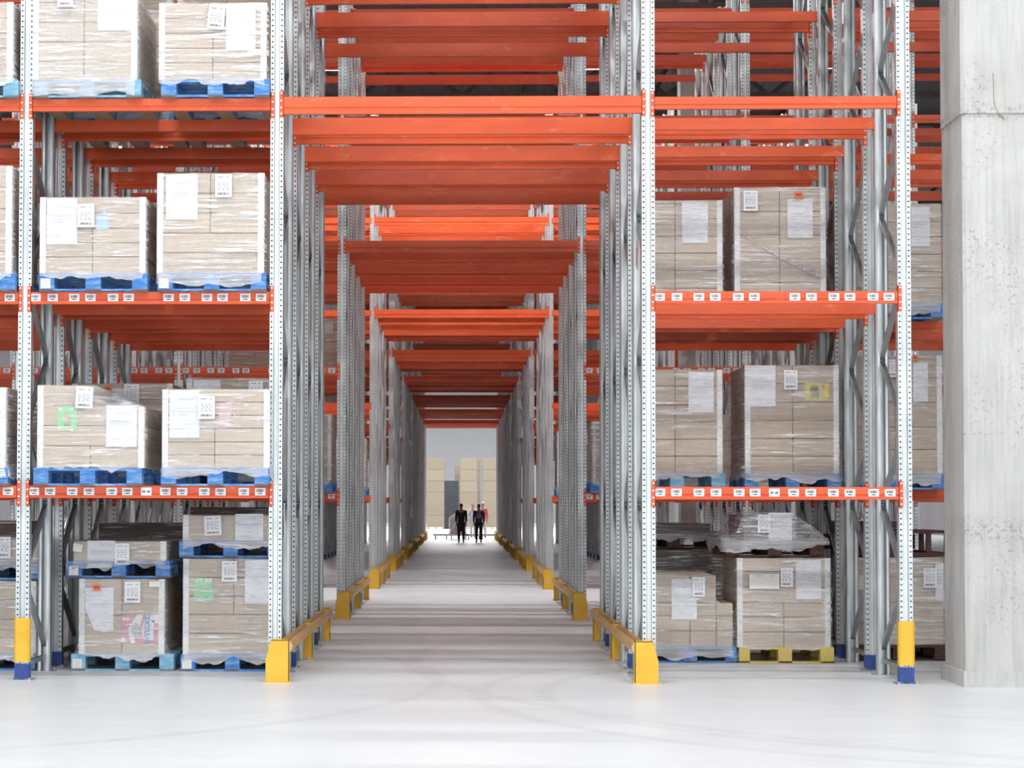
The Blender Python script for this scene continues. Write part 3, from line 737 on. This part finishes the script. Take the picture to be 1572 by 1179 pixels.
# --- left bay, ground
YG = 1.05
pal_under(YG, 112, 268, 0, 'ltbluepal', 'pale blue pallet on floor under load with pink panel', True)
load(YG, 121, 251, 1001, 888, [944], 186, 'floor carton load with pink printed panel, left bay', papers=(('slipcut', 131, 174, 902, 968), ('tag', 143, 155, 897, 907), ('label', 192, 216, 893, 925), ('pinkbag', 185, 243, 944, 988), ('cream', 230, 246, 892, 901)), seed=12, zfix=PH, flare=.05, skirt=.06, rag=.06, mat_='kraft')
z1 = W(180, 888, YG)[1] + .006
pal_under(YG, 105, 262, z1, 'bluepal', 'blue pallet stacked on the floor load with pink panel', True)
load(YG, 112, 254, 865, 830, [], 186, 'low wrapped load with white slips stacked above the pink panel load', papers=(('slip', 134, 177, 830, 872), ('label', 177, 199, 834, 867), ('cream', 113, 127, 835, 847, .15)), strips='R', seed=13, zfix=z1 + PH, skirt=.10, rag=.07, flare=.03, colrows=())
pal_under(YG, 280, 436, 0, 'bluepal', 'blue pallet on floor under load with green print beside left tunnel edge', True)
load(YG, 281, 436, 1001, 857, [886, 915, 943, 972], 358, 'floor carton load with green print beside left tunnel edge', papers=(('green', 295, 328, 887, 926), ('label', 341, 364, 861, 893), ('slip', 376, 418, 860, 927)), strips='L', seed=14, zfix=PH, skirt=.07, rag=.05, colrows=(0, 1, 2))
z2 = W(340, 857, YG)[1] + .006
pal_under(YG, 277, 432, z2, 'bluepal', 'blue pallet stacked on the floor load with green print')
load(YG, 281, 434, 831, 790, [], 358, 'low wrapped load with glossy film stacked above the green print load', papers=(('label', 314, 340, 792, 822, -.05), ('slip', 361, 404, 789, 831)), strips='L', seed=15, zfix=z2 + PH, skirt=.09, colrows=(), mat_='kraft')
xg = W(-24, 950, YG)[0]
pallet(xg, YG, 0, 'bluepal', 'blue pallet on floor at left picture edge behind the yellow column guard')
load(YG, -102, 54, 1001, 891, [920, 950, 978], -24, 'floor carton load at left picture edge seen through the rack frame', seed=16, zfix=PH, strips='R', papers=(('greenframe', 22, 40, 905, 930), ))
z3 = W(-24, 891, YG)[1] + .006
pallet(xg + .05, YG, z3, 'bluepal', 'blue pallet stacked on the floor load at left picture edge')
load(YG, -95, 62, 866, 824, [], -24, 'low wrapped load with shipping label at left picture edge', seed=17, zfix=z3 + PH, strips='', papers=(('label', -6, 17, 824, 857),), colrows=())
# dark wrapped goods behind the floor loads of the left bay
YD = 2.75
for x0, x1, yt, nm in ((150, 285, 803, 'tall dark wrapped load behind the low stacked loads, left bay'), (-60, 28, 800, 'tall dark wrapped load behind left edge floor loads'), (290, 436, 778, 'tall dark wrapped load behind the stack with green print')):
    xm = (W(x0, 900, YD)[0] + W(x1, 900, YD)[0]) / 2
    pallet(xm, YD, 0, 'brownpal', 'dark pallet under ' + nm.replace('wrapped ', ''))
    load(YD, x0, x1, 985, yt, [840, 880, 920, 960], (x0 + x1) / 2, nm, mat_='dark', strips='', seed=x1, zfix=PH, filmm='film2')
# --- right bay, third row (seen over the front beams)
YR = 2.72
pal_under(YR, 965, 1110, L2, 'bluepal', 'pallet of partly hidden load beside right tunnel edge, second level')
load(YR, 967, 1109, 470, 307, [335, 362, 388, 415, 442], 1037, 'carton load with film glare beside right tunnel edge, second level', mat_='kraft', papers=(('slip', 1047, 1087, 311, 373),), seed=20, zfix=L2 + PH, filmm='film2')
pal_under(YR, 1128, 1270, L2, 'bluepal', 'pallet under tallest right bay load, second level')
load(YR, 1129, 1268, 470, 287, [324, 360, 397, 433], 1198, 'tall carton load with orange tag and twisted film band, right bay', mat_='kraft', papers=(('label', 1141, 1163, 293, 324), ('slip', 1209, 1248, 305, 365), ('tag', 1219, 1232, 295, 305)), seed=21, zfix=L2 + PH, filmm='film2')
pal_under(YR, 966, 1113, L1, 'ltbluepal', 'pale blue pallet beside right tunnel edge, first level')
load(YR, 966, 1109, 726, 567, [592, 621, 647, 674, 700], 1037, 'carton load with single white slip beside right tunnel edge, first level', mat_='kraft2', papers=(('slip', 1057, 1096, 571, 633),), seed=22, zfix=L1 + PH, filmm='film2', skirt=.09)
pal_under(YR, 1144, 1290, L1, 'bluepal', 'blue pallet under load with yellow picture, first level right bay')
load(YR, 1145, 1288, 726, 560, [588, 617, 645, 673, 700], 1218, 'carton load with yellow printed picture, first level right bay', mat_='kraft2', papers=(('slip', 1151, 1191, 561, 624), ('label', 1203, 1224, 568, 598), ('yellow', 1236, 1273, 588, 614)), seed=23, zfix=L1 + PH, filmm='film2', skirt=.09, flare=.02)
tl = bpy.data.objects[[o.name for o in COL.objects if o.get('label', '').startswith('tall carton load with orange tag')][0]]
pa, pb = W(1140, 360, YR), W(1262, 425, YR); pm = W(1215, 402, YR); mb = MB(); prev = None
for q in range(25):
    u = q / 24; x = pa[0] + (pb[0] - pa[0]) * u - tl.location.x; z = pa[1] + (pb[1] - pa[1]) * u - .03 * math.sin(PI * u) - tl.location.z
    cur = (x, -.035 + .006 * math.sin(q * 2.1), z)
    if prev: mb.bar(prev, cur, .006 + .022 * (q - 1) / 24 + .004 * math.sin(q), 7, 0, .006 + .022 * q / 24 + .004 * math.sin(q + 1))
    prev = cur
kid('film_band', mb.mesh('film_band', ['filmw'], True), tl)['label'] = 'twisted band of stretch film running diagonally'
# second bay right, seen between the rack frames and the concrete column
for lev_z, yt, yb, nm, sm in ((L2, 312, 470, 'second', [340, 363, 390, 416, 442]), (L1, 545, 726, 'first', [580, 617, 655, 690])):
    pal_under(YR, 1305, 1450, lev_z, 'bluepal', f'blue pallet between rack frame and concrete column, {nm} level')
    pp = (('slip', 1399, 1428, 317, 378),) if nm == 'second' else (('label', 1360, 1378, 552, 579), ('slip', 1402, 1425, 556, 616), ('tag', 1400, 1408, 545, 554))
    load(YR, 1305, 1447, yb, yt, sm, 1376, f'carton load between rack frame and concrete column, {nm} level', mat_='kraft' if nm == 'second' else 'kraft2', papers=pp, seed=30 + int(lev_z), zfix=lev_z + PH, filmm='film2', skirt=.12, strips='R' if nm == 'first' else '')
# right bay, ground
YK = 2.35
pal_under(YK, 986, 1132, 0, 'bluepal', 'blue film-covered pallet on floor beside right tunnel guard')
load(YK, 986, 1126, 990, 882, [925, 945, 968], [1060, 1100], 'slumped carton load under loose crumpled film beside right tunnel guard', mat_='kraft', strips='', papers=(('slip', 1031, 1070, 889, 951), ('label', 1063, 1082, 886, 916)), skip=((0, 2),),
     prof=[(986, 880), (1080, 882), (1092, 905), (1104, 925), (1126, 938)], seed=24, zfix=PH, filmm='film', skirt=.13, rag=.04, amp=.018, flare=.03)
pal_under(YK, 1132, 1276, 0, 'yelpal', 'yellow pallet on floor in right bay')
load(YK, 1133, 1275, 992, 856, [877, 901, 925, 947, 970], 1204, 'floor carton load on yellow pallet, right bay', mat_='kraft', papers=(('slip', 1222, 1261, 859, 920), ('label', 1198, 1217, 872, 901), ('cream', 1150, 1196, 881, 904)), seed=25, zfix=PH, filmm='film', skirt=.03, rag=.03, colrows=(3, 4, 5))
z4 = W(1200, 856, YK)[1] + .008
pal_under(YK, 1108, 1270, z4, 'brownpal', 'dark brown pallet stacked on the yellow pallet load')
t = load(YK, 1142, 1214, 835, 790, [812], 1178, 'dark pyramid-shaped wrapped load on top of the yellow pallet load', mat_='dark', strips='', papers=(('slip', 1180, 1216, 787, 830), ('label', 1163, 1182, 790, 818)),
     prof=[(1142, 790), (1214, 790)], seed=26, zfix=z4 + PH, filmm='film2')
X0, X1 = W(1110, 800, YK)[0] - t.location.x, W(1268, 800, YK)[0] - t.location.x
zp = W(1180, 787, YK)[1] - t.location.z
kid('loose_wrap', film_mesh(X0, X1, -.02, 1.17, -.10, [(X0, .04), (X0 + .14, .09), (W(1140, 800, YK)[0] - t.location.x, zp), (W(1215, 800, YK)[0] - t.location.x, zp), (X1 - .12, .14), (X1, .03)], 5.5, .05, .02, 'film', flare=.01), t)['label'] = 'slack stretch film draped to the pallet corners'
YQ = 3.95
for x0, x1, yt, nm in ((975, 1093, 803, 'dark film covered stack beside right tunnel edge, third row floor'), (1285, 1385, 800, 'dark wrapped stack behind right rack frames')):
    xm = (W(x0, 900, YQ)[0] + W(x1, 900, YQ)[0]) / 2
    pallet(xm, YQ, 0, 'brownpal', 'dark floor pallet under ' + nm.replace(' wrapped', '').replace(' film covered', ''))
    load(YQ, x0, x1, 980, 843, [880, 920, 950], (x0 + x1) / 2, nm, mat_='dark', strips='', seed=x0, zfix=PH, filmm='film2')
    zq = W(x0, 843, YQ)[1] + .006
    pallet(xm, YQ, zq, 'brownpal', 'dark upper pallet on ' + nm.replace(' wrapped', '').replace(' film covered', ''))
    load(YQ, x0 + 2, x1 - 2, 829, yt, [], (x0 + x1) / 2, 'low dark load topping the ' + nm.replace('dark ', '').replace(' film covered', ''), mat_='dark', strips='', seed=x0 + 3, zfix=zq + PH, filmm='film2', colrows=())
pal_under(YR, 1310, 1450, 0, 'brownpal', 'dark pallet on floor between rack frame and concrete column')
load(YR, 1312, 1450, 988, 855, [885, 925, 955], 1385, 'floor carton load with shipping label beside concrete column', mat_='kraft', strips='', papers=(('label', 1417, 1438, 872, 902), ('cream', 1296, 1325, 883, 905), ('slip', 1436, 1449, 864, 922)), seed=27, zfix=PH, filmm='film', skirt=.0, rag=.02)
z5 = W(1400, 855, YR)[1] + .006
t = empty('post_pallet', (W(1385, 850, YR)[0], YR, z5)); tag(t, 'dark post pallet with thin deck on load beside concrete column', 'post pallet')
kid('deck', MB().box(-.5, .5, 0, 1.2, 0, .04).mesh('deck', ['brownpal']), t)
kid('upper_deck', MB().box(-.5, .5, 0, 1.2, .24, .27).mesh('upper_deck', ['brownpal']), t)
for px in (-.47, -.1, .28, .47):
    for py in (.03, 1.17): kid('post', MB().box(px - .025, px + .025, py - .025, py + .025, .04, .24).mesh('post', ['brownpal']), t)

# --- generic loads deeper in the racking: one of each kind, then copies
def generic_load(w_, h, rows, m, fm, seed):
    mb = MB(); g = .003
    for r_ in range(rows):
        for c in range(2):
            mb.box(-w_/2 + c * w_/2 + g, -w_/2 + (c + 1) * w_/2 - g, 0, 1.16, r_ * h / rows + g, (r_ + 1) * h / rows - g)
    o = link('wrapped_load', mb.mesh('wrapped_load', [m]))
    for i in (-1, 1):
        x = i * w_ / 2; e = MB().box(min(x, x - i * .05), max(x, x - i * .05), -.006, -.001, 0, h)
        kid('corner_board', e.mesh('corner_board', ['post']), o)
    kid('delivery_slip', paper_mesh(.24, .36, 'slip'), o, (-.16, -.012, h - .22)); kid('shipping_label', paper_mesh(.13, .18, 'label'), o, (.14, -.012, h - .16))
    kid('stretch_wrap', film_mesh(-w_/2, w_/2, -.004, 1.164, -.09, [(-w_/2, h), (w_/2, h)], seed, .05, .012, fm), o)
    return o
GEN = [generic_load(.96, .95, 5, 'kraft2', 'film', 1.3), generic_load(.94, .72, 4, 'kraft', 'film', 4.1), generic_load(.97, 1.08, 4, 'dark', 'film', 7.7), generic_load(.95, .85, 6, 'kraft2', 'filmw', 9.2)]
used = [False] * 4
def put(gi, x, y, z, where, m='bluepal'):
    simple_pallet(x, y, z, m, f'pallet {where}')
    if not used[gi]: used[gi] = True; o = GEN[gi]
    else: o = copy_tree(GEN[gi])
    o.location = (x, y + .02, z + PH)
    kindn = ['brown carton load', 'pale low carton load', 'tall dark wrapped load', 'film-whitened carton load'][gi]
    tag(o, f'{kindn} {where}', 'wrapped load', 'wrapped loads deeper in the racking')
rg = random.Random(11)
for k in (1, 2):
    for bay in ((-2, -1, 1, 2) if k == 1 else (-3, -2, -1, 1, 2, 3)):
        a, b_ = bay_ends(bay)
        for lev in (0, 1, 2):
            for q in (0, 1):
                if lev == 2 and not (k == 1 and bay == -1): continue
                if rg.random() < .28 and not (abs(bay) == 1): continue
                if lev == 0 and ((k == 1 and bay < 0) or rg.random() < .45): continue
                x = a + .56 + q * 1.09; r_ = 3 if lev == 2 else 0
                side = 'left' if bay < 0 else 'right'
                gi = rg.choice((0, 0, 1, 2, 3)) if lev else rg.choice((2, 1))
                where = f'{["on floor", "first level", "second level"][lev]}, {["", "first", "second", "third"][abs(bay)]} bay {side}, {["left", "right"][q]} slot of {BLOCK[k]} rack'
                put(gi, x, rowy(k, r_) - .07, 0 if lev == 0 else LEV[lev], where)

# ------------------------------------------------------------------ setting
def struct(name, me, loc=(0, 0, 0)):
    o = link(name, me, None, loc); o['kind'] = 'structure'; return o
struct('floor', MB().box(-26, 26, -31, 165, -.2, 0).mesh('floor', ['floor']))
CZ = 13.2
struct('ceiling', MB().box(-26, 26, -31, 165, CZ, CZ + .2).mesh('ceiling', ['ceil']))
struct('wall_left', MB().box(-26.2, -26, -31, 165, 0, CZ).mesh('wall_left', ['sidewall']))
struct('wall_right', MB().box(26, 26.2, -31, 165, 0, CZ).mesh('wall_right', ['sidewall']))
struct('wall_back', MB().box(-26, 26, 165, 165.2, 0, CZ).mesh('wall_back', ['wall']))
struct('wall_front', MB().box(-26, 26, -31.2, -31, 0, 1.2).box(-26, 26, -31.2, -31, 11.2, CZ).mesh('wall_front', ['wall']))
for q in range(5):
    x = -26 + q * 10.4
    o = struct(f'window_{q + 1}', MB().box(x + .1, x + 10.3, -31.12, -31.08, 1.2, 11.2).mesh('window', ['sky']))  # unseen glowing panes, added to go with the frontal fill
# concrete columns
Xc = W(1483, 950, -.25)[0]
def col_mesh(w_, d):
    c = .03
    p = [(c, 0), (w_ - c, 0), (w_, c), (w_, d - c), (w_ - c, d), (c, d), (0, d - c), (0, c)]
    p2 = [(-.008 + (a - w_ / 2) * 1.01 + w_ / 2, b_ - .015) for a, b_ in p]
    mb = MB().prism(p, 0, 5.16, 'z').prism(p2, 5.16, CZ, 'z')
    return mb.mesh('concrete_column', ['concrete'])
o = link('concrete_column', col_mesh(1.1, .80), None, (Xc, -.25, 0)); tag(o, 'massive rough light concrete column at right edge of the hall', 'column')
mb = MB(); pts = [(1524, 112), (1525, 130), (1525, 150), (1527, 163), (1532, 173), (1542, 183)]; pw = [(W(a, b_, -.26)[0] - Xc, -.012, W(a, b_, -.26)[1]) for a, b_ in pts]
for a, b_ in zip(pw, pw[1:]): mb.bar(a, b_, .006)
kid('wire_stub', mb.mesh('wire_stub', ['rawwood']), o)['label'] = 'rusty wire end set in the concrete'  # thin tube stands in for a curved rust stain
o2 = link('plinth', MB().prism([(-.03, -.03), (.12, -.05), (1.13, -.03), (1.13, .83), (-.03, .83)], 0, .14).mesh('plinth', ['concrete']), o); o2['label'] = 'low concrete plinth'
for q, (x, y) in enumerate(((5.3, 26.9), (-5.4, 26.9), (5.3, 56.9))):
    cm = MB().box(-.35, .35, -.3, .3, 0, CZ).mesh('concrete_column', ['concrete'])
    tag(link('concrete_column', cm, None, (x, y, 0)), f'slimmer concrete column {"right" if x > 0 else "left"} of the tunnel, standing in {["third", "third", "sixth", "first", "first"][q]} aisle', 'column')
# roof trusses
def truss():
    mb = MB(); zb, zt = 12.0, 13.0
    mb.box(-26, 26, -.09, .09, zb - .08, zb + .08).box(-26, 26, -.09, .09, zt - .08, zt + .08)
    x = -26; u = True
    while x < 25.9:
        mb.bar((x, 0, zb if u else zt), (x + 1.3, 0, zt if u else zb), .06, 6); x += 1.3; u = not u
    return mb.mesh('roof_truss', ['truss'])
TR = truss()
for q in range(13):
    y = -22 + q * 9.0
    tag(link('roof_truss', TR, None, (0, y, 0)), f'dark steel roof truss, number {q + 1} counted back from behind the viewer', 'roof truss', 'roof trusses under the ceiling')
PURL = MB().box(-.08, .08, -31, 165, 13.05, 13.19).mesh('roof_purlin', ['truss'])
for q, x in enumerate((-9.5, -5.5, -1.8, 1.8, 5.5, 9.5)):
    tag(link('roof_purlin', PURL, None, (x, 0, 0)), f'long dark purlin under the roof, {ORD[q]} from left', 'purlin', 'roof purlins')
# lamps
LS = MB().box(-.75, .75, -.22, .22, .02, .12).mesh('ceiling_lamp', ['lampshell']); LG = MB().box(-.70, .70, -.18, .18, 0, .02).mesh('diffuser', ['glow'])
LR = MB().bar((-.6, 0, .12), (-.6, 0, 1.45), .01, 6).bar((.6, 0, .12), (.6, 0, 1.45), .01, 6).mesh('hanger', ['zinc'])
for q, (x, y, p) in enumerate(LAMPS):
    o = link('ceiling_lamp', LS, None, (x, y, LAMP_Z)); d = 'over the open hall' if y < 0 else f'hanging about {int(y)} metres into the racking'
    tag(o, f'white panel lamp {d}, {"left" if x < -5 else "centre left" if x < -.1 else "middle" if x < .1 else "centre right" if x < 5 else "right"}' + (f', row {int(-y)}' if y < 0 else ''), 'ceiling lamp', 'hanging panel lamps')
    link('diffuser', LG, o); link('hanger', LR, o)
    a = area('lamp_light', (x, y, LAMP_Z - .03), .30 if x == 0 else 1.4, .16 if x == 0 else .36, p, (0, 0, 0), (0.955, 0.985, 1.0))

# ------------------------------------------------------------------ far end: stacks, trucks, people
YS = 112.0
def far_stack(x0, x1, yt, yb, n, lab, Y):
    Xa, Xb = W(x0, 780, Y)[0], W(x1, 780, Y)[0]; Zt = W(x0, yt, Y)[1]; h = (Zt - .16) / n
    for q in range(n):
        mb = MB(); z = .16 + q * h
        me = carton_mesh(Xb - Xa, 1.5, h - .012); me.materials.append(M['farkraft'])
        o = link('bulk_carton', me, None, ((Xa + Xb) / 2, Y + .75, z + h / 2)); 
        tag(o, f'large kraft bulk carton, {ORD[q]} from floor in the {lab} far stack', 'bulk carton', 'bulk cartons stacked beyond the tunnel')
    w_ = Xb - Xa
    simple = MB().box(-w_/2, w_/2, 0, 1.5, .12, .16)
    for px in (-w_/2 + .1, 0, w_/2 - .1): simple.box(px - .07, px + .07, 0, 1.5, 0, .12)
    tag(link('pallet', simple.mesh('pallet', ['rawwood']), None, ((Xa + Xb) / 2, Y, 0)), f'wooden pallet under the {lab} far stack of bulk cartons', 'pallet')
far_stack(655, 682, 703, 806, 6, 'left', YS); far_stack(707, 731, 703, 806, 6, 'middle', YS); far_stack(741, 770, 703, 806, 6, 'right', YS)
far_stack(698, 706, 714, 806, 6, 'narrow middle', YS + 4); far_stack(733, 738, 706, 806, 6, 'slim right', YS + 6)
o = link('grey_cabinet', MB().box(-.55, .55, 0, .8, .1, 3.2).box(-.5, .5, .05, .75, 0, .1).mesh('grey_cabinet', ['darkgrey']), None, (W(691, 780, YS + 2)[0], YS + 2, 0)); tag(o, 'dark grey tall cabinet between the left and middle far stacks', 'cabinet')

def skin_body(name, verts, edges, radii, m, parent=None, loc=(0, 0, 0), rot=0, root=0, lev=2):
    me = bpy.data.meshes.new(name); me.from_pydata(verts, edges, [])
    o = bpy.data.objects.new(name, me); COL.objects.link(o)
    md = o.modifiers.new('s', 'SKIN'); sv = me.skin_vertices[0].data
    for i, r_ in enumerate(radii): sv[i].radius = r_ if isinstance(r_, tuple) else (r_, r_); sv[i].use_root = (i == root)
    md.use_smooth_shade = True
    o.modifiers.new('d', 'SUBSURF').levels = lev; o.modifiers['d'].render_levels = lev
    dg = bpy.context.evaluated_depsgraph_get(); m2 = bpy.data.meshes.new_from_object(o.evaluated_get(dg))
    bpy.data.objects.remove(o); m2.materials.clear(); m2.materials.append(M[m]); m2.polygons.foreach_set('use_smooth', [True] * len(m2.polygons))
    ob = link(name, m2, parent, loc, (0, 0, rot))
    return ob
def person(px, Y, H, label, coat, trou, stride=.12, rot=0.0, arms=(.12, -.1), head='hair', bag=False, longcoat=False):
    X = W(px, 800, Y)[0]; s = H / 1.75
    # skeleton: feet on z=0; facing -y when rot=0
    V = [(0, 0, .95), (0, 0, 1.12), (0, 0, 1.36), (0, 0, 1.49), (0, -.01, 1.56), (0, -.015, 1.66), (0, 0, 1.74)]
    E = [(0, 1), (1, 2), (2, 3), (3, 4), (4, 5), (5, 6)]; R = [(.15, .10), (.13, .09), (.16, .10), .055, .062, .082, .045]
    n = len(V)
    for sd, st in ((-1, stride), (1, -stride)):
        b = len(V)
        V += [(sd * .09, 0, .88), (sd * .10, -st * .6, .50), (sd * .10, -st + (.05 if st < 0 else 0), .09), (sd * .11, -st - .13, .035)]
        R += [.085, .06, .042, .035]; E += [(0, b), (b, b + 1), (b + 1, b + 2), (b + 2, b + 3)]
    for sd, sw in ((-1, arms[0]), (1, arms[1])):
        b = len(V)
        V += [(sd * .19, 0, 1.40), (sd * .215, .02, 1.14), (sd * .215, -.02 - sw, .90), (sd * .215, -.04 - sw, .81)]
        R += [.055, .042, .032, .028]; E += [(2, b), (b, b + 1), (b + 1, b + 2), (b + 2, b + 3)]
        for f in range(4): V.append((sd * (.215), -.07 - sw + .022 * f, .72 + .008 * abs(f - 1.5))); R.append(.0095); E.append((b + 3, len(V) - 1))
        V.append((sd * .19, -.085 - sw, .78)); R.append(.010); E.append((b + 3, len(V) - 1))
    V = [(x * s, y * s, z * s) for x, y, z in V]; R = [tuple(a * s for a in r_) if isinstance(r_, tuple) else r_ * s for r_ in R]
    o = skin_body('person', V, E, R, 'skin', None, (X, Y, 0), rot, 0)
    tag(o, label, 'person')
    # face: nose, eyes, mouth, ears
    fb = MB(); fb.prism([(-.012, 1.60), (.012, 1.60), (.004, 1.65), (-.004, 1.65)], -.112, -.08, 'y'); 
    for sd in (-1, 1): fb.box(sd * .084 - .008, sd * .084 + .008, -.02, .01, 1.60, 1.66)
    fo = link('face_features', fb.mesh('face_features', ['skin']), o)
    eb = MB()
    for sd in (-1, 1): eb.box(sd * .03 - .011, sd * .03 + .011, -.102, -.09, 1.648, 1.658)
    eb.box(-.022, .022, -.100, -.085, 1.578, 1.583); link('eyes', eb.mesh('eyes', ['hair']), o)
    for c in o.children: c.scale = (s, s, s)
    # clothing
    q = 1.16
    TV = [(0, 0, .90 if not longcoat else .48), (0, 0, 1.0), (0, 0, 1.14), (0, 0, 1.36), (0, 0, 1.47)]
    TR_ = [(.17, .125), (.165, .12), (.155, .11), (.205, .145), (.105, .095)]
    TE = [(0, 1), (1, 2), (2, 3), (3, 4)]
    for sd, sw in ((-1, arms[0]), (1, arms[1])):
        b = len(TV); TV += [(sd * .20, 0, 1.40), (sd * .225, .02, 1.14), (sd * .225, -.02 - sw, .92)]; TR_ += [.07, .056, .044]; TE += [(3, b), (b, b + 1), (b + 1, b + 2)]
    skin_body('jacket' if not longcoat else 'long_coat', [(a * s, b * s, c * s) for a, b, c in TV], TE, [tuple(a * s for a in r_) if isinstance(r_, tuple) else r_ * s for r_ in TR_], coat, o, root=1)
    LV = [(0, 0, .93)]; LR_ = [(.16, .12)]; LE = []
    for sd, st in ((-1, stride), (1, -stride)):
        b = len(LV); LV += [(sd * .095, 0, .84), (sd * .105, -st * .6, .50), (sd * .105, -st + (.05 if st < 0 else 0), .12)]; LR_ += [.10, .077, .062]; LE += [(0, b), (b, b + 1), (b + 1, b + 2)]
    skin_body('trousers', [(a * s, b * s, c * s) for a, b, c in LV], LE, [tuple(a * s for a in r_) if isinstance(r_, tuple) else r_ * s for r_ in LR_], trou, o)
    for sd, st in ((-1, stride), (1, -stride)):
        y = -st + (.05 if st < 0 else 0)
        skin_body('shoe', [(sd * .105 * s, (y + .04) * s, .045 * s), (sd * .11 * s, (y - .14) * s, .04 * s)], [(0, 1)], [.046 * s, .04 * s], 'black', o, lev=1)
    if head == 'hair': skin_body('hair', [(0, .03 * s, 1.60 * s), (0, .022 * s, 1.69 * s), (0, .005 * s, 1.76 * s)], [(0, 1), (1, 2)], [.07 * s, .088 * s, .05 * s], 'hair', o, lev=1)
    else:
        hb = skin_body('safety_helmet', [(0, .01 * s, 1.70 * s), (0, .005 * s, 1.78 * s)], [(0, 1)], [.115 * s, .08 * s], 'whitehat', o, lev=1)
    if bag: skin_body('backpack', [(0, .17 * s, 1.08 * s), (0, .18 * s, 1.36 * s)], [(0, 1)], [(.13 * s, .09 * s), (.11 * s, .08 * s)], 'greybag', o, lev=1)
    return o
person(708, 66.0, 1.66, 'person in long black coat walking away on the left, mid-tunnel', 'black', 'black', .05, PI, longcoat=True)
person(735, 66.2, 1.64, 'person in navy jacket carrying a grey backpack, striding', 'navy', 'black', .20, PI, bag=True, arms=(.15, -.15))
person(726, 80.0, 1.66, 'person in pale blue shirt standing behind the one with backpack', 'ltshirt', 'paletrou', .04, .3)
person(741, 79.0, 1.72, 'person in red vest wearing a white safety helmet', 'redvest', 'paletrou', .08, -.4, head='helmet')
# hand pallet truck with film wrapped goods and low platform carts
YT = 74.0
def wheel(mb, x, y, r_, w_=.05): mb.bar((x - w_/2, y, r_), (x + w_/2, y, r_), r_, 12)
def cart(px, Y, w_, label, handle=None):
    X = W(px, 815, Y)[0]; t = empty('platform_cart', (X, Y, 0)); tag(t, label, 'cart')
    kid('platform', MB().box(-w_/2, w_/2, 0, .9, .19, .25).box(-w_/2, w_/2, -.02, .0, .16, .26).mesh('platform', ['whitehat']), t)
    for x in (-w_/2 + .12, w_/2 - .12):
        for y in (.1, .8):
            mb = MB(); wheel(mb, x, y, .085); kid('wheel', mb.mesh('wheel', ['black']), t)
    if handle: kid('handle', MB().bar((handle * w_/2, .1, .25), (handle * (w_/2 + .35), -.5, .85), .02).mesh('handle', ['whitehat']), t)
    return t
cart(677, YT, .75, 'low white platform cart with angled handle left of the wrapped goods', 1)
cart(704, YT, .9, 'low platform cart under the film wrapped goods')
cart(728, YT, .75, 'low white platform cart behind the walker with backpack')
cart(752, YT, .95, 'low white platform cart at right tunnel edge with angled handle', -1)
X = W(703, 800, YT)[0]; t = empty('film_wrapped_goods', (X, YT, .252)); tag(t, 'pile of goods in white film on cart behind the black coat', 'wrapped goods')
for q in range(5): kid('flat_sack', carton_mesh(.74 - .03 * (q % 2), .8, .15), t, (.01 * (-1) ** q, .45, .08 + q * .155)).data.materials.append(M['kraft'])
kid('stretch_wrap', film_mesh(-.39, .39, .04, .86, 0.0, [(-.39, .80), (-.2, .92), (.1, .86), (.39, .78)], 2.2, .01, .03, 'filmw'), t)
kid('loose_sack', skin_body('loose_sack', [(-.2, .4, .84), (.05, .4, .84)], [(0, 1)], [.12, .10], 'whitehat', None, lev=2).data, t)
for o in [o for o in COL.objects if o.name.startswith('loose_sack') and o.parent is None]: bpy.data.objects.remove(o)
